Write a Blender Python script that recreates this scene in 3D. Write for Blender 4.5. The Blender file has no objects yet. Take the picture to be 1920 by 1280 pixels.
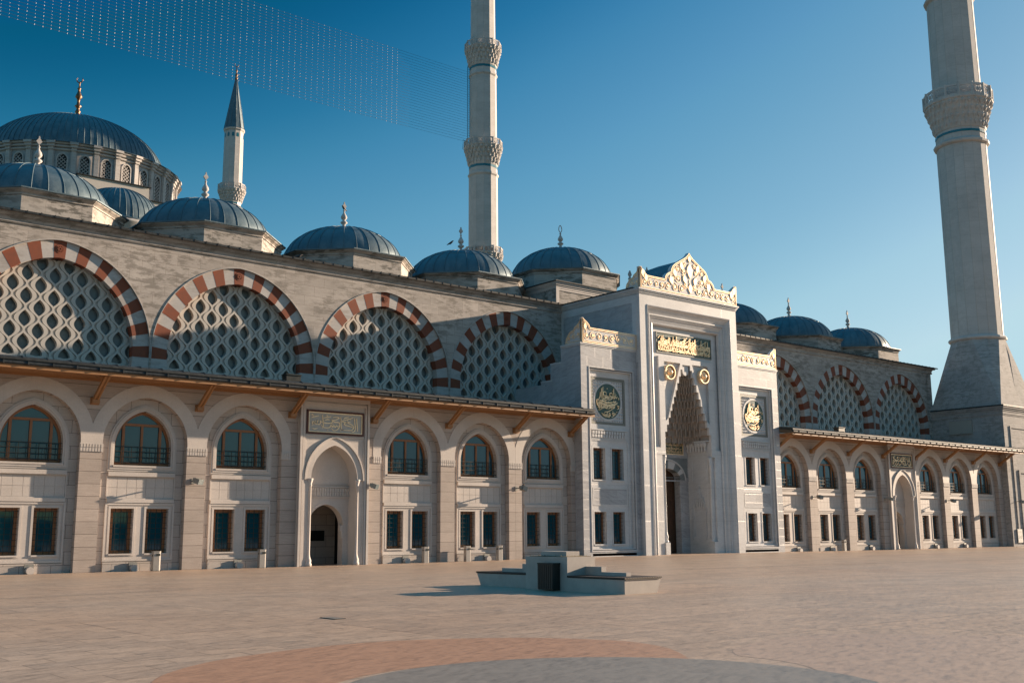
import bpy, bmesh, math, random
from mathutils import Vector, Matrix
from mathutils.geometry import tessellate_polygon
PI = math.pi
sin, cos, sqrt, rad = math.sin, math.cos, math.sqrt, math.radians
rnd = random.Random(7)
SC = bpy.context.scene
COL = SC.collection
PC = 57.6                                   # centre line of the entrance portal

# ------------------------------------------------------------------ materials
class NT:
    def __init__(s, name):
        m = bpy.data.materials.new(name); m.use_nodes = True
        s.m = m; s.t = m.node_tree; s.n = s.t.nodes; s.l = s.t.links
        s.b = s.n['Principled BSDF']
        s.geo = s.n.new('ShaderNodeNewGeometry')
    def node(s, typ, **k):
        n = s.n.new(typ)
        for a, v in k.items(): setattr(n, a, v)
        return n
    def put(s, sock, v):
        if isinstance(v, bpy.types.NodeSocket): s.l.new(v, sock)
        else: sock.default_value = v
    def math(s, op, a, b=0.0, clamp=False):
        n = s.node('ShaderNodeMath', operation=op, use_clamp=clamp)
        s.put(n.inputs[0], a); s.put(n.inputs[1], b); return n.outputs[0]
    def mix(s, f, a, b, mode='MIX'):
        n = s.node('ShaderNodeMix', data_type='RGBA', blend_type=mode)
        s.put(n.inputs['Factor'], f); s.put(n.inputs[6], a); s.put(n.inputs[7], b)
        return n.outputs[2]
    def comb(s, x, y, z):
        n = s.node('ShaderNodeCombineXYZ')
        s.put(n.inputs[0], x); s.put(n.inputs[1], y); s.put(n.inputs[2], z); return n.outputs[0]
    def sep(s, v):
        n = s.node('ShaderNodeSeparateXYZ'); s.l.new(v, n.inputs[0]); return n.outputs
    def noise(s, vec, scale, detail=3, rough=.55, dist=0.0):
        n = s.node('ShaderNodeTexNoise'); s.l.new(vec, n.inputs['Vector'])
        n.inputs['Scale'].default_value = scale; n.inputs['Detail'].default_value = detail
        n.inputs['Roughness'].default_value = rough; n.inputs['Distortion'].default_value = dist
        return n.outputs['Fac']
    def ramp(s, f, stops):
        n = s.node('ShaderNodeValToRGB'); s.l.new(f, n.inputs[0]); e = n.color_ramp.elements
        while len(e) < len(stops): e.new(.5)
        for q, (p, c) in zip(e, stops):
            q.position = p; q.color = (c, c, c, 1) if isinstance(c, (int, float)) else (*c, 1)
        return n.outputs[0]
    def mr(s, f, a, b, c, d):
        n = s.node('ShaderNodeMapRange'); s.put(n.inputs[0], f)
        for i, v in enumerate((a, b, c, d)): n.inputs[i + 1].default_value = v
        return n.outputs[0]
    def bump(s, h, strength=.3, dist=.02):
        n = s.node('ShaderNodeBump'); n.inputs['Strength'].default_value = strength
        n.inputs['Distance'].default_value = dist; s.l.new(h, n.inputs['Height'])
        s.l.new(n.outputs[0], s.b.inputs['Normal'])
    def done(s, col=None, rough=.7, metal=0, spec=.5):
        if col is not None: s.put(s.b.inputs['Base Color'], col)
        s.put(s.b.inputs['Roughness'], rough); s.put(s.b.inputs['Metallic'], metal)
        s.b.inputs['Specular IOR Level'].default_value = spec
        return s.m
AL = .80
def c4(c): return (c[0] * AL, c[1] * AL, c[2] * AL, 1)

def stone(name, base, bw=1.3, bh=.57, joint=.55, var=.10, streak=.10, stain=0., rough=.72,
          stainc=(.16, .15, .13), veins=0., off=.5, jw=.010, zo=0.):
    t = NT(name); x, y, z = t.sep(t.geo.outputs['Position'])
    u = t.math('ADD', x, t.math('MULTIPLY', y, .98))
    zz = t.math('ADD', z, zo)
    uv = t.comb(u, zz, 0)
    br = t.node('ShaderNodeTexBrick', offset=off); t.l.new(uv, br.inputs['Vector'])
    br.inputs['Color1'].default_value = (1 - var, 1 - var, 1 - var, 1)
    br.inputs['Color2'].default_value = (1 + var * .5, 1 + var * .5, 1 + var * .5, 1)
    br.inputs['Mortar'].default_value = (1 - joint,) * 3 + (1,)
    br.inputs['Scale'].default_value = 1; br.inputs['Mortar Size'].default_value = jw
    br.inputs['Mortar Smooth'].default_value = .3; br.inputs['Bias'].default_value = -.1
    br.inputs['Brick Width'].default_value = bw; br.inputs['Row Height'].default_value = bh
    c = t.mix(1., c4((base[0], base[1] * 1.03, base[2] * 1.11)), br.outputs['Color'], 'MULTIPLY')
    big = t.noise(t.comb(u, z, y), .55, 4, .6)
    c = t.mix(1., c, t.ramp(big, [(.25, .86), (.75, 1.1)]), 'MULTIPLY')
    if streak:
        sv = t.noise(t.comb(t.math('MULTIPLY', u, .8), t.math('MULTIPLY', z, 17.), y), 1.6, 4, .65)
        c = t.mix(1., c, t.ramp(sv, [(.3, 1 - streak), (.7, 1 + streak * .7)]), 'MULTIPLY')
    fine = t.noise(t.comb(u, z, y), 14., 3, .7)
    c = t.mix(1., c, t.ramp(fine, [(.3, .93), (.7, 1.05)]), 'MULTIPLY')
    if veins:
        # per block shift of the vein pattern
        sh = t.math('MULTIPLY', br.outputs['Color'], 37.0)
        vv = t.comb(t.math('ADD', t.math('MULTIPLY', u, .9), sh), t.math('ADD', t.math('MULTIPLY', z, 5.0), t.math('MULTIPLY', u, 1.3)), sh)
        nz = t.noise(vv, 1.25, 6, .62, .9)
        c = t.mix(1., c, t.ramp(nz, [(.30, 1 - veins), (.44, 1 - veins * .35), (.55, 1.0), (.72, 1.06)]), 'MULTIPLY')
    if stain:
        s1 = t.noise(t.comb(t.math('MULTIPLY', u, .75), t.math('MULTIPLY', z, 2.6), y), 1.5, 7, .72)
        s2 = t.noise(t.comb(u, z, y), .35, 2, .5)
        f = t.math('MULTIPLY', t.mr(s1, .48, .56, 0, 1), t.mr(s2, .34, .52, .12, 1))
        f = t.math('MULTIPLY', f, stain, True)
        c = t.mix(f, c, c4(stainc))
    t.bump(t.math('ADD', t.math('MULTIPLY', br.outputs['Fac'], -1.), t.math('MULTIPLY', fine, .5)), .35, .012)
    return t.done(c, t.mr(fine, .3, .7, rough - .06, rough + .06), 0, .35)

def plain(name, base, rough=.6, metal=0., nscale=6., amt=.08, bumpd=0., spec=.5, stretch=(1, 1, 1)):
    t = NT(name); x, y, z = t.sep(t.geo.outputs['Position'])
    v = t.comb(t.math('MULTIPLY', x, stretch[0]), t.math('MULTIPLY', y, stretch[1]), t.math('MULTIPLY', z, stretch[2]))
    n = t.noise(v, nscale, 4, .6)
    c = t.mix(1., c4(base), t.ramp(n, [(.25, 1 - amt), (.75, 1 + amt)]), 'MULTIPLY')
    if bumpd: t.bump(n, .4, bumpd)
    return t.done(c, t.mr(n, .3, .7, max(.02, rough - .07), rough + .07), metal, spec)

M = {}
M['pier'] = stone('travertine', (.505, .415, .34), bw=40, bh=.575, joint=.62, var=.11, streak=.17, rough=.7, jw=.016)
M['wall'] = stone('limestone_wall', (.57, .49, .41), bw=1.35, bh=.60, joint=.6, var=.10, streak=.08, rough=.72, zo=.25, jw=.014)
M['trim'] = stone('dressed_limestone', (.63, .555, .475), bw=1.1, bh=30, joint=.16, var=.03, streak=.03, rough=.62, jw=.006)
M['upper'] = stone('weathered_limestone', (.53, .46, .385), bw=1.35, bh=.62, joint=.5, var=.12, streak=.14, stain=.62, rough=.8, stainc=(.17, .15, .125))
M['drum'] = stone('drum_limestone', (.52, .455, .38), bw=1.9, bh=.72, joint=.4, var=.08, streak=.05, stain=.8, rough=.8, stainc=(.10, .095, .08))
M['white'] = stone('white_voussoir_stone', (.56, .51, .45), bw=40, bh=40, joint=.1, var=.02, streak=.08, stain=.35, rough=.7, stainc=(.28, .23, .19))
M['screen'] = plain('carved_screen_stone', (.60, .55, .49), .6, 0, 3., .05)
M['marble'] = stone('grey_veined_marble', (.50, .485, .465), bw=1.45, bh=.62, joint=.30, var=.10, streak=.05, rough=.42, veins=.30, jw=.008)
M['marblev'] = stone('pale_dressed_marble', (.67, .645, .60), bw=60, bh=2.35, joint=.3, var=.04, streak=.03, rough=.40, veins=.10, jw=.008)
M['shaft'] = stone('minaret_stone', (.60, .545, .48), bw=60, bh=1.45, joint=.34, var=.03, streak=.0, stain=.12, rough=.75, stainc=(.24, .22, .19))
M['base'] = stone('minaret_base_stone', (.46, .42, .37), bw=1.4, bh=.75, joint=.4, var=.10, streak=.03, stain=.4, rough=.85, stainc=(.15, .15, .13))
M['red'] = plain('red_sandstone', (.245, .066, .03), .8, 0, 5., .16, .004)
M['wood'] = plain('varnished_wood', (.30, .125, .045), .5, 0, 3., .22, .002, stretch=(1, 6, 12))
M['eave'] = plain('eave_timber', (.37, .18, .07), .55, 0, 2.5, .15, .002, stretch=(.6, 9, 9))
M['lead_edge'] = plain('lead_edge', (.030, .036, .040), .55, .0, 5., .6, .004, .25)
M['iron'] = plain('black_iron', (.02, .024, .022), .45, .3)
M['steel'] = plain('brushed_steel', (.34, .32, .30), .42, .25, 30., .05)
M['bronze'] = plain('aged_bronze', (.22, .12, .06), .42, .75, 3., .3)
M['dark'] = plain('dark_interior', (.012, .012, .014), .8)
M['door'] = plain('carved_door_wood', (.075, .034, .016), .55, 0, 5., .3)
M['green'] = plain('green_marble', (.025, .075, .06), .35, 0, 3., .3)
M['slate'] = plain('grey_slate', (.20, .20, .17), .5, 0, 3., .15)
M['turq'] = plain('turquoise_tile', (.01, .16, .22), .3, 0, 3., .1)
M['greym'] = plain('grey_marble', (.20, .225, .235), .4, 0, 2.5, .25)
M['greyp2'] = plain('grey_panel', (.50, .51, .49), .6, 0, 2.5, .08)
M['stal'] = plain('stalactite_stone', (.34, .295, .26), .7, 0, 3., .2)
M['polished'] = plain('polished_steel', (.75, .74, .72), .16, 1., 3., .03)
M['seam'] = plain('masonry_joint', (.44, .41, .365), .85)
M['maroon'] = plain('maroon_frame', (.10, .028, .02), .6)
M['concrete'] = plain('cast_concrete', (.47, .415, .37), .8, 0, 1.6, .18, .004)
M['bench_wood'] = plain('dark_bench_wood', (.045, .028, .02), .6, 0, 8., .25)
M['bird'] = plain('black_feathers', (.012, .012, .014), .6)
M['bulb'] = plain('frosted_bulb', (.85, .78, .8), .3)
M['wire'] = plain('wire', (.06, .06, .07), .6)
M['lampbox'] = plain('grey_lamp_housing', (.27, .27, .25), .5, .3)
M['panelbox'] = plain('stone_coloured_cover', (.42, .385, .33), .7, 0, 2., .03)
M['moss'] = plain('dry_moss', (.20, .155, .09), .95, 0, 9., .5)

def gold():
    t = NT('gilding'); n = t.noise(t.geo.outputs['Position'], 9., 3, .6)
    c = t.ramp(n, [(.3, (.84, .58, .32)), (.7, (.97, .76, .52))])
    return t.done(c, t.mr(n, .3, .7, .36, .5), .55, .6)
M['gold'] = gold()
def lead(name, a, b):
    t = NT(name); p = t.geo.outputs['Position']
    x, y, z = t.sep(p)
    n = t.noise(t.comb(x, y, t.math('MULTIPLY', z, .45)), 1.3, 5, .62)
    n2 = t.noise(p, 11., 3, .7)
    c = t.ramp(n, [(.28, a), (.72, b)])
    c = t.mix(1., c, t.ramp(n2, [(.3, .86), (.7, 1.1)]), 'MULTIPLY')
    t.bump(n, .5, .05)
    return t.done(c, t.mr(n, .3, .7, .40, .56), .25, .5)
M['lead'] = lead('lead_sheet', (.052, .090, .112), (.125, .172, .195))
def glass():
    t = NT('window_glass')
    t.b.inputs['IOR'].default_value = 1.52
    n = t.noise(t.geo.outputs['Position'], .8, 2, .5); t.bump(n, .08, .02)
    return t.done((.006, .066, .098, 1), .03, .0, .55)
M['glass'] = glass()
M['glass2'] = plain('dusty_glass', (.12, .15, .16), .3, 0, 1.2, .45, 0, .5)
def ground():
    t = NT('plaza_paving'); p = t.geo.outputs['Position']; x, y, z = t.sep(p)
    br = t.node('ShaderNodeTexBrick', offset=.37); t.l.new(p, br.inputs['Vector'])
    br.inputs['Color1'].default_value = (.84, .84, .84, 1); br.inputs['Color2'].default_value = (1.08, 1.06, 1.03, 1)
    br.inputs['Mortar'].default_value = (.50, .48, .46, 1); br.inputs['Scale'].default_value = 1
    br.inputs['Mortar Size'].default_value = .011; br.inputs['Brick Width'].default_value = 1.2; br.inputs['Row Height'].default_value = .6
    br.inputs['Mortar Smooth'].default_value = .6; br.inputs['Bias'].default_value = .2
    c = t.mix(1., c4((.53, .375, .268)), br.outputs['Color'], 'MULTIPLY')
    b2 = t.node('ShaderNodeTexBrick', offset=.5); t.l.new(p, b2.inputs['Vector'])
    b2.inputs['Color1'].default_value = (.95, .94, .93, 1); b2.inputs['Color2'].default_value = (1.04, 1.04, 1.03, 1); b2.inputs['Mortar'].default_value = (.62, .58, .55, 1)
    b2.inputs['Scale'].default_value = 1; b2.inputs['Mortar Size'].default_value = .022; b2.inputs['Brick Width'].default_value = 7.2; b2.inputs['Row Height'].default_value = 3.6
    c = t.mix(1., c, b2.outputs['Color'], 'MULTIPLY')
    g = t.noise(p, .11, 4, .55)
    c = t.mix(t.mr(g, .35, .65, 0, .55), c, t.mix(1., c4((.50, .395, .31)), br.outputs['Color'], 'MULTIPLY'))
    # fine veins that run across the slabs
    r = t.comb(t.math('ADD', t.math('MULTIPLY', x, 1.0), t.math('MULTIPLY', y, .55)), t.math('MULTIPLY', t.math('SUBTRACT', y, t.math('MULTIPLY', x, .45)), 3.6), 0)
    v = t.noise(r, 1.9, 7, .68, .6)
    c = t.mix(1., c, t.ramp(v, [(.30, .60), (.42, .88), (.55, 1.04), (.75, 1.20)]), 'MULTIPLY')
    v2 = t.noise(p, 15., 6, .78)
    c = t.mix(1., c, t.ramp(v2, [(.28, .72), (.5, 1.0), (.75, 1.16)]), 'MULTIPLY')
    d = t.noise(p, 1.7, 6, .7)
    c = t.mix(t.math('MULTIPLY', t.mr(d, .56, .68, 0, 1), .40), c, c4((.17, .14, .12)))
    t.bump(t.math('SUBTRACT', t.math('MULTIPLY', v2, .6), br.outputs['Fac']), .12, .004)
    return t.done(c, t.mr(v, .25, .75, .34, .56), 0, .55)
M['ground'] = ground()
def inlay(name, base):
    t = NT(name); p = t.geo.outputs['Position']; x, y, z = t.sep(p)
    r = t.comb(t.math('ADD', x, t.math('MULTIPLY', y, .55)), t.math('MULTIPLY', t.math('SUBTRACT', y, t.math('MULTIPLY', x, .45)), 3.6), 0)
    v = t.noise(r, 2.2, 7, .68, .6); v2 = t.noise(p, 8., 5, .75)
    c = t.mix(1., c4(base), t.ramp(v, [(.3, .68), (.5, 1.), (.75, 1.18)]), 'MULTIPLY')
    c = t.mix(1., c, t.ramp(v2, [(.28, .80), (.5, 1.0), (.75, 1.1)]), 'MULTIPLY')
    t.bump(v2, .2, .005)
    return t.done(c, t.mr(v, .25, .75, .34, .55), 0, .5)
M['rose'] = inlay('rose_paving', (.50, .275, .165))
M['greyp'] = inlay('grey_paving', (.28, .245, .21))
M['palep'] = inlay('pale_rose_paving', (.50, .35, .255))
M['land'] = plain('dark_land', (.045, .065, .035), .95, 0, .03, .5)
M['groove'] = plain('dark_paving_line', (.10, .085, .075), .8)

# ------------------------------------------------------------------ mesh builder
def XZ(Y):  return lambda u, v, d: (u, d, v)      # wall facing -Y : d is the world Y
def YZ():   return lambda u, v, d: (d, u, v)      # wall facing X : d is the world X
def XY():   return lambda u, v, d: (u, v, d)
pXZ, pYZ, pXY = XZ(0), YZ(), XY()
class MB:
    def __init__(s): s.v = []; s.f = []; s.mi = []; s.sm = []
    def add(s, vs, fs, mi=0, sm=False):
        o = len(s.v); s.v += [tuple(v) for v in vs]
        for f in fs: s.f.append([o + i for i in f]); s.mi.append(mi); s.sm.append(sm)
        return s
    def box(s, x0, x1, y0, y1, z0, z1, mi=0):
        v = [(x, y, z) for z in (z0, z1) for y in (y0, y1) for x in (x0, x1)]
        return s.add(v, [(0, 2, 3, 1), (4, 5, 7, 6), (0, 1, 5, 4), (2, 6, 7, 3), (0, 4, 6, 2), (1, 3, 7, 5)], mi)
    def obox(s, p, u, w, n, lu, lw, ln, mi=0):
        p, u, w, n = Vector(p), Vector(u).normalized() * lu / 2, Vector(w).normalized() * lw / 2, Vector(n).normalized() * ln / 2
        v = [p + a * u + b * w + c * n for c in (-1, 1) for b in (-1, 1) for a in (-1, 1)]
        return s.add(v, [(0, 2, 3, 1), (4, 5, 7, 6), (0, 1, 5, 4), (2, 6, 7, 3), (0, 4, 6, 2), (1, 3, 7, 5)], mi)
    def plate(s, P, outer, holes, d0, d1=None, mi=0, side=None, back=False):
        """front face at depth d0, edges swept to depth d1"""
        loops = [outer] + list(holes)
        if len(outer) < 3: return s
        tri = tessellate_polygon([[Vector((a, b, 0)) for a, b in l] for l in loops])
        flat = [q for l in loops for q in l]
        s.add([P(a, b, d0) for a, b in flat], [tuple(t) for t in tri], mi)
        if d1 is not None:
            if back: s.add([P(a, b, d1) for a, b in flat], [tuple(t) for t in tri], mi)
            for l in loops:
                n = len(l)
                vs = [P(a, b, d0) for a, b in l] + [P(a, b, d1) for a, b in l]
                s.add(vs, [(i, (i + 1) % n, n + (i + 1) % n, n + i) for i in range(n)], mi if side is None else side)
        return s
    def extr(s, prof, x0, x1, mi=0, caps=True):
        """profile (y,z) swept along X"""
        n = len(prof)
        vs = [(x0, a, b) for a, b in prof] + [(x1, a, b) for a, b in prof]
        s.add(vs, [(i, (i + 1) % n, n + (i + 1) % n, n + i) for i in range(n)], mi)
        if caps:
            tri = tessellate_polygon([[Vector((a, b, 0)) for a, b in prof]])
            s.add([(x0, a, b) for a, b in prof], [tuple(t) for t in tri], mi)
            s.add([(x1, a, b) for a, b in prof], [tuple(t) for t in tri], mi)
        return s
    def extrY(s, prof, y0, y1, mi=0):
        """profile (x,z) swept along Y"""
        return s.plate(pXZ, prof, [], y0, y1, mi, back=True)
    def lathe(s, prof, n, cx, cy, rot=0., mi=0, smooth=True, a=1., b=1.):
        vs = []; m = len(prof)
        for r, z in prof:
            for k in range(n):
                t = rot + 2 * PI * k / n
                vs.append((cx + r * cos(t) * a, cy + r * sin(t) * b, z))
        fs = [(i * n + k, i * n + (k + 1) % n, (i + 1) * n + (k + 1) % n, (i + 1) * n + k) for i in range(m - 1) for k in range(n)]
        s.add(vs, fs, mi, smooth)
        if prof[0][0] > 1e-4: s.add(vs[:n], [tuple(range(n))], mi)
        if prof[-1][0] > 1e-4: s.add(vs[-n:], [tuple(range(n))], mi)
        return s
    def tube(s, pts, r, n=6, mi=0, closed=False, smooth=True):
        pts = [Vector(p) for p in pts]; m = len(pts)
        rs = r if isinstance(r, (list, tuple)) else [r] * m
        vs = []; prev = None
        for i, p in enumerate(pts):
            a = pts[(i - 1) % m] if (i > 0 or closed) else p
            b = pts[(i + 1) % m] if (i < m - 1 or closed) else p
            d = (b - a)
            if d.length < 1e-9: d = Vector((0, 0, 1))
            d.normalize()
            ref = prev if prev is not None else (Vector((0, 0, 1)) if abs(d.z) < .9 else Vector((0, 1, 0)))
            q = ref - d * ref.dot(d)
            if q.length < 1e-5: q = d.orthogonal()
            q.normalize(); w = d.cross(q); prev = q
            for k in range(n):
                t = 2 * PI * k / n; vs.append(p + (q * cos(t) + w * sin(t)) * rs[i])
        fs = [(i * n + k, i * n + (k + 1) % n, (i + 1) % m * n + (k + 1) % n, (i + 1) % m * n + k) for i in range(m if closed else m - 1) for k in range(n)]
        s.add(vs, fs, mi, smooth)
        if not closed: s.add(vs[:n], [tuple(range(n))], mi); s.add(vs[-n:], [tuple(range(n))], mi)
        return s
    def ribbon(s, pts, w, P, d0, d1, mi=0, taper=True):
        """a raised flat stroke along (u,v) points"""
        n = len(pts); L = []; Rr = []
        for i in range(n):
            a = pts[max(0, i - 1)]; b = pts[min(n - 1, i + 1)]
            dx, dy = b[0] - a[0], b[1] - a[1]; q = math.hypot(dx, dy) or 1
            k = i / (n - 1) if n > 1 else 0
            ww = w * (.45 + .55 * sin(PI * min(1, max(0, .12 + .8 * k)))) if taper else w
            L.append((pts[i][0] - dy / q * ww / 2, pts[i][1] + dx / q * ww / 2))
            Rr.append((pts[i][0] + dy / q * ww / 2, pts[i][1] - dx / q * ww / 2))
        vs = [P(*q, d0) for q in L] + [P(*q, d0) for q in Rr] + [P(*q, d1) for q in L] + [P(*q, d1) for q in Rr]
        fs = []
        for i in range(n - 1):
            fs += [(i, i + 1, n + i + 1, n + i), (i, i + 1, 2 * n + i + 1, 2 * n + i), (n + i, n + i + 1, 3 * n + i + 1, 3 * n + i)]
        fs += [(0, n, 3 * n, 2 * n), (n - 1, 2 * n - 1, 4 * n - 1, 3 * n - 1)]
        return s.add(vs, fs, mi)
    def build(s, name, mats, parent=None, loc=(0, 0, 0), recalc=True):
        me = bpy.data.meshes.new(name); me.from_pydata(s.v, [], s.f)
        if not isinstance(mats, (list, tuple)): mats = [mats]
        for m in mats: me.materials.append(M[m] if isinstance(m, str) else m)
        for p, mi, sm in zip(me.polygons, s.mi, s.sm): p.material_index = mi; p.use_smooth = sm
        if recalc:
            bm = bmesh.new(); bm.from_mesh(me)
            bmesh.ops.remove_doubles(bm, verts=bm.verts, dist=1e-5)
            bmesh.ops.recalc_face_normals(bm, faces=bm.faces); bm.to_mesh(me); bm.free()
        me.validate()
        o = bpy.data.objects.new(name, me); COL.objects.link(o); o.location = loc
        if parent: o.parent = parent
        return o
def tag(o, label=None, cat=None, group=None, kind=None):
    if label: o['label'] = label
    if cat: o['category'] = cat
    if group: o['group'] = group
    if kind: o['kind'] = kind
    return o
def empty(name, loc=(0, 0, 0), rz=0):
    o = bpy.data.objects.new(name, None); COL.objects.link(o); o.location = loc; o.rotation_euler = (0, 0, rz); o.empty_display_size = .3
    return o
def copy_tree(o, kids, loc, parent=None):
    c = o.copy(); COL.objects.link(c); c.location = loc; c.parent = parent
    for ch, sub in kids:
        k = ch.copy(); COL.objects.link(k); k.parent = c
        for g in sub: q = g.copy(); COL.objects.link(q); q.parent = k
    return c

# ------------------------------------------------------------------ shapes
def arch_top(xc, a, zs, h, n=14):
    """two-centred arch from (xc-a,zs) over the apex to (xc+a,zs)"""
    if h < a: return [(xc - a * cos(PI * i / (2 * n)), zs + h * sin(PI * i / (2 * n))) for i in range(2 * n + 1)]
    c = (h * h - a * a) / (2 * a); r = a + c; th = math.atan2(h, c)
    R = [(xc - c + r * cos(th * i / n), zs + r * sin(th * i / n)) for i in range(n + 1)]
    L = [(2 * xc - x, z) for x, z in R]
    return L + R[::-1][1:]
def arch_poly(xc, a, z0, zs, h, n=14): return [(xc - a, z0)] + arch_top(xc, a, zs, h, n) + [(xc + a, z0)]
def rect(x0, x1, z0, z1): return [(x0, z0), (x1, z0), (x1, z1), (x0, z1)]
def gate(x0, x1, z1, xa, xb, za, z0=0.0):
    """U shaped outline: outer rectangle open at the foot"""
    return [(x0, z0), (xa, z0), (xa, za), (xb, za), (xb, z0), (x1, z0), (x1, z1), (x0, z1)]
def mirror(poly): return [(2 * PC - x, z) for x, z in poly][::-1]
def smooth_line(pts, n=8):
    out = []
    for i in range(len(pts) - 1):
        p0 = pts[max(0, i - 1)]; p1 = pts[i]; p2 = pts[i + 1]; p3 = pts[min(len(pts) - 1, i + 2)]
        for k in range(n):
            t = k / n
            out.append(tuple(.5 * (2 * p1[j] + (-p0[j] + p2[j]) * t + (2 * p0[j] - 5 * p1[j] + 4 * p2[j] - p3[j]) * t * t + (-p0[j] + 3 * p1[j] - 3 * p2[j] + p3[j]) * t ** 3) for j in range(len(p1))))
    out.append(tuple(pts[-1])); return out

# ------------------------------------------------------------------ camera, light, sky
az, th, ro = rad(50.485), rad(10.072), rad(-.385)
Fh = Vector((cos(az), sin(az), 0)); Rv = Vector((sin(az), -cos(az), 0)); Uz = Vector((0, 0, 1))
Fv = Fh * cos(th) + Uz * sin(th); Uv = -Fh * sin(th) + Uz * cos(th)
R2 = Rv * cos(ro) + Uv * sin(ro); U2 = -Rv * sin(ro) + Uv * cos(ro)
cam = bpy.data.cameras.new('camera'); co = bpy.data.objects.new('camera', cam); COL.objects.link(co)
cam.sensor_width = 36; cam.lens = 36 * 2008.3 / 1920; cam.clip_end = 3000; cam.clip_start = .1
co.matrix_world = Matrix(((R2.x, U2.x, -Fv.x, 0), (R2.y, U2.y, -Fv.y, -51), (R2.z, U2.z, -Fv.z, 1.7), (0, 0, 0, 1)))
SC.camera = co
S = Vector((1, -.185, .235)).normalized()
el = math.asin(S.z)
sun = bpy.data.lights.new('sun', 'SUN'); sun.energy = 5.0; sun.angle = rad(.53); sun.color = (1, .775, .565)
so = bpy.data.objects.new('sun', sun); COL.objects.link(so); so.rotation_euler = S.to_track_quat('Z', 'Y').to_euler(); so.location = (60, -60, 60)
w = bpy.data.worlds.new('World'); SC.world = w; w.use_nodes = True; wn = w.node_tree
bg = wn.nodes['Background']; sky = wn.nodes.new('ShaderNodeTexSky'); sky.sky_type = 'NISHITA'; sky.sun_disc = False
sky.sun_elevation = el; sky.sun_rotation = math.atan2(S.x, S.y); sky.air_density = 1.0; sky.dust_density = .6; sky.ozone_density = 3.2; sky.altitude = 200
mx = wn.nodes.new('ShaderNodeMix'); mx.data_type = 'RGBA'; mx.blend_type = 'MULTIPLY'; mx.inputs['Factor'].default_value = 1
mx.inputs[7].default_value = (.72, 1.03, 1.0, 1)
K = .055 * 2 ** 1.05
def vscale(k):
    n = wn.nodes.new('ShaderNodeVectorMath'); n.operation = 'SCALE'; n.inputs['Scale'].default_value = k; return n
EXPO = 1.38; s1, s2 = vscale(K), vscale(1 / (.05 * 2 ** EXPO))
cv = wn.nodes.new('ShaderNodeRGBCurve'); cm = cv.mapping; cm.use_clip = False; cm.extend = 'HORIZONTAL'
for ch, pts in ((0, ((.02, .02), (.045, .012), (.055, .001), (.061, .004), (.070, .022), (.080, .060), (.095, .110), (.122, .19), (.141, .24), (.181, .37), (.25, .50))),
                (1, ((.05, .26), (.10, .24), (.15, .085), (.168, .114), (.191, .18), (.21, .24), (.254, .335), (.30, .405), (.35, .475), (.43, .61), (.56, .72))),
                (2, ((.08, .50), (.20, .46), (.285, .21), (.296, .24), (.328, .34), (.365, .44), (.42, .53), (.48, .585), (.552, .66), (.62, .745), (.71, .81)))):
    c = cm.curves[ch]; c.points[0].location = (0, (.02, .26, .50)[ch]); c.points[1].location = (1, (.50, .735, .82)[ch])  # low end lifted: sky out of view made bluer to tint the shade
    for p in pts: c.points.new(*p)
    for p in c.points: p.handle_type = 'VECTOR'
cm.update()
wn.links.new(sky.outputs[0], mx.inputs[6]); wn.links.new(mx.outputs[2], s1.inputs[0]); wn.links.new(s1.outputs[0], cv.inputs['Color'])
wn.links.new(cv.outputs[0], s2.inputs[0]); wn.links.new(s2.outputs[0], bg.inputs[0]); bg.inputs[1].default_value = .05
SC.view_settings.view_transform = 'Standard'; SC.view_settings.look = 'None'; SC.view_settings.exposure = EXPO; SC.view_settings.gamma = 1
SC.render.resolution_x = 1024; SC.render.resolution_y = 682

# ================================================================== ground
g = MB(); N = 60
def gh(x, y):
    return .13 * math.exp(-((x - 57) / 17) ** 2 - ((y + 2) / 11) ** 2)
xs = [-60, -30, -10] + [i * 2. for i in range(0, 61)] + [140, 160]
ys = [-120, -90, -70, -60] + [-50 + i * 2. for i in range(0, 33)] + [30]
vs = [(x, y, gh(x, y) if y < 3 else 0) for y in ys for x in xs]
nx = len(xs)
g.add(vs, [(j * nx + i, j * nx + i + 1, (j + 1) * nx + i + 1, (j + 1) * nx + i) for j in range(len(ys) - 1) for i in range(nx - 1)], 0, True)
tag(g.build('ground', 'ground'), kind='structure')
m = MB(); m.box(-3500, 3500, -3500, 3500, -1.2, -1.0); m.box(-60, 160, -120, 260, -.98, -.2); tag(m.build('terrain', 'land'), kind='structure')
# wooded ridge behind the viewer, seen only in the window glass
m = MB(); rr = random.Random(2); n = 160; ps = []
for i in range(n + 1):
    a = rad(150 + 260 * i / n); R_ = 420; h = 9 + 7 * sin(i * .21) + 5 * sin(i * .57 + 1) + rr.uniform(-1.5, 2.5); ps.append((R_ * cos(a) + 40, R_ * sin(a) - 20, h))
m.add([(x, y, -1) for x, y, h in ps] + [(x, y, h + 8) for x, y, h in ps] + [(x * 1.3, y * 1.3, -1) for x, y, h in ps], [(i, i + 1, n + 2 + i, n + 1 + i) for i in range(n)] + [(n + 1 + i, n + 2 + i, 2 * n + 3 + i, 2 * n + 2 + i) for i in range(n)])
tag(m.build('hills', 'land', recalc=False), kind='structure')
def sheet(name, pts, mat, z):
    m = MB(); m.plate(pXY, pts, [], z); tag(m.build(name, mat, recalc=False), kind='structure')
outer = smooth_line([(4.55, -40.2), (4.75, -38.9), (5.3, -37.8), (6.3, -36.85), (7.4, -36.36), (8.6, -36.08), (9.6, -36.1), (10.6, -36.45), (11.5, -37.05), (12.1, -37.85), (12.4, -38.6), (12.35, -39.3), (12.12, -39.9), (11.62, -40.62)], 5)
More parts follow.
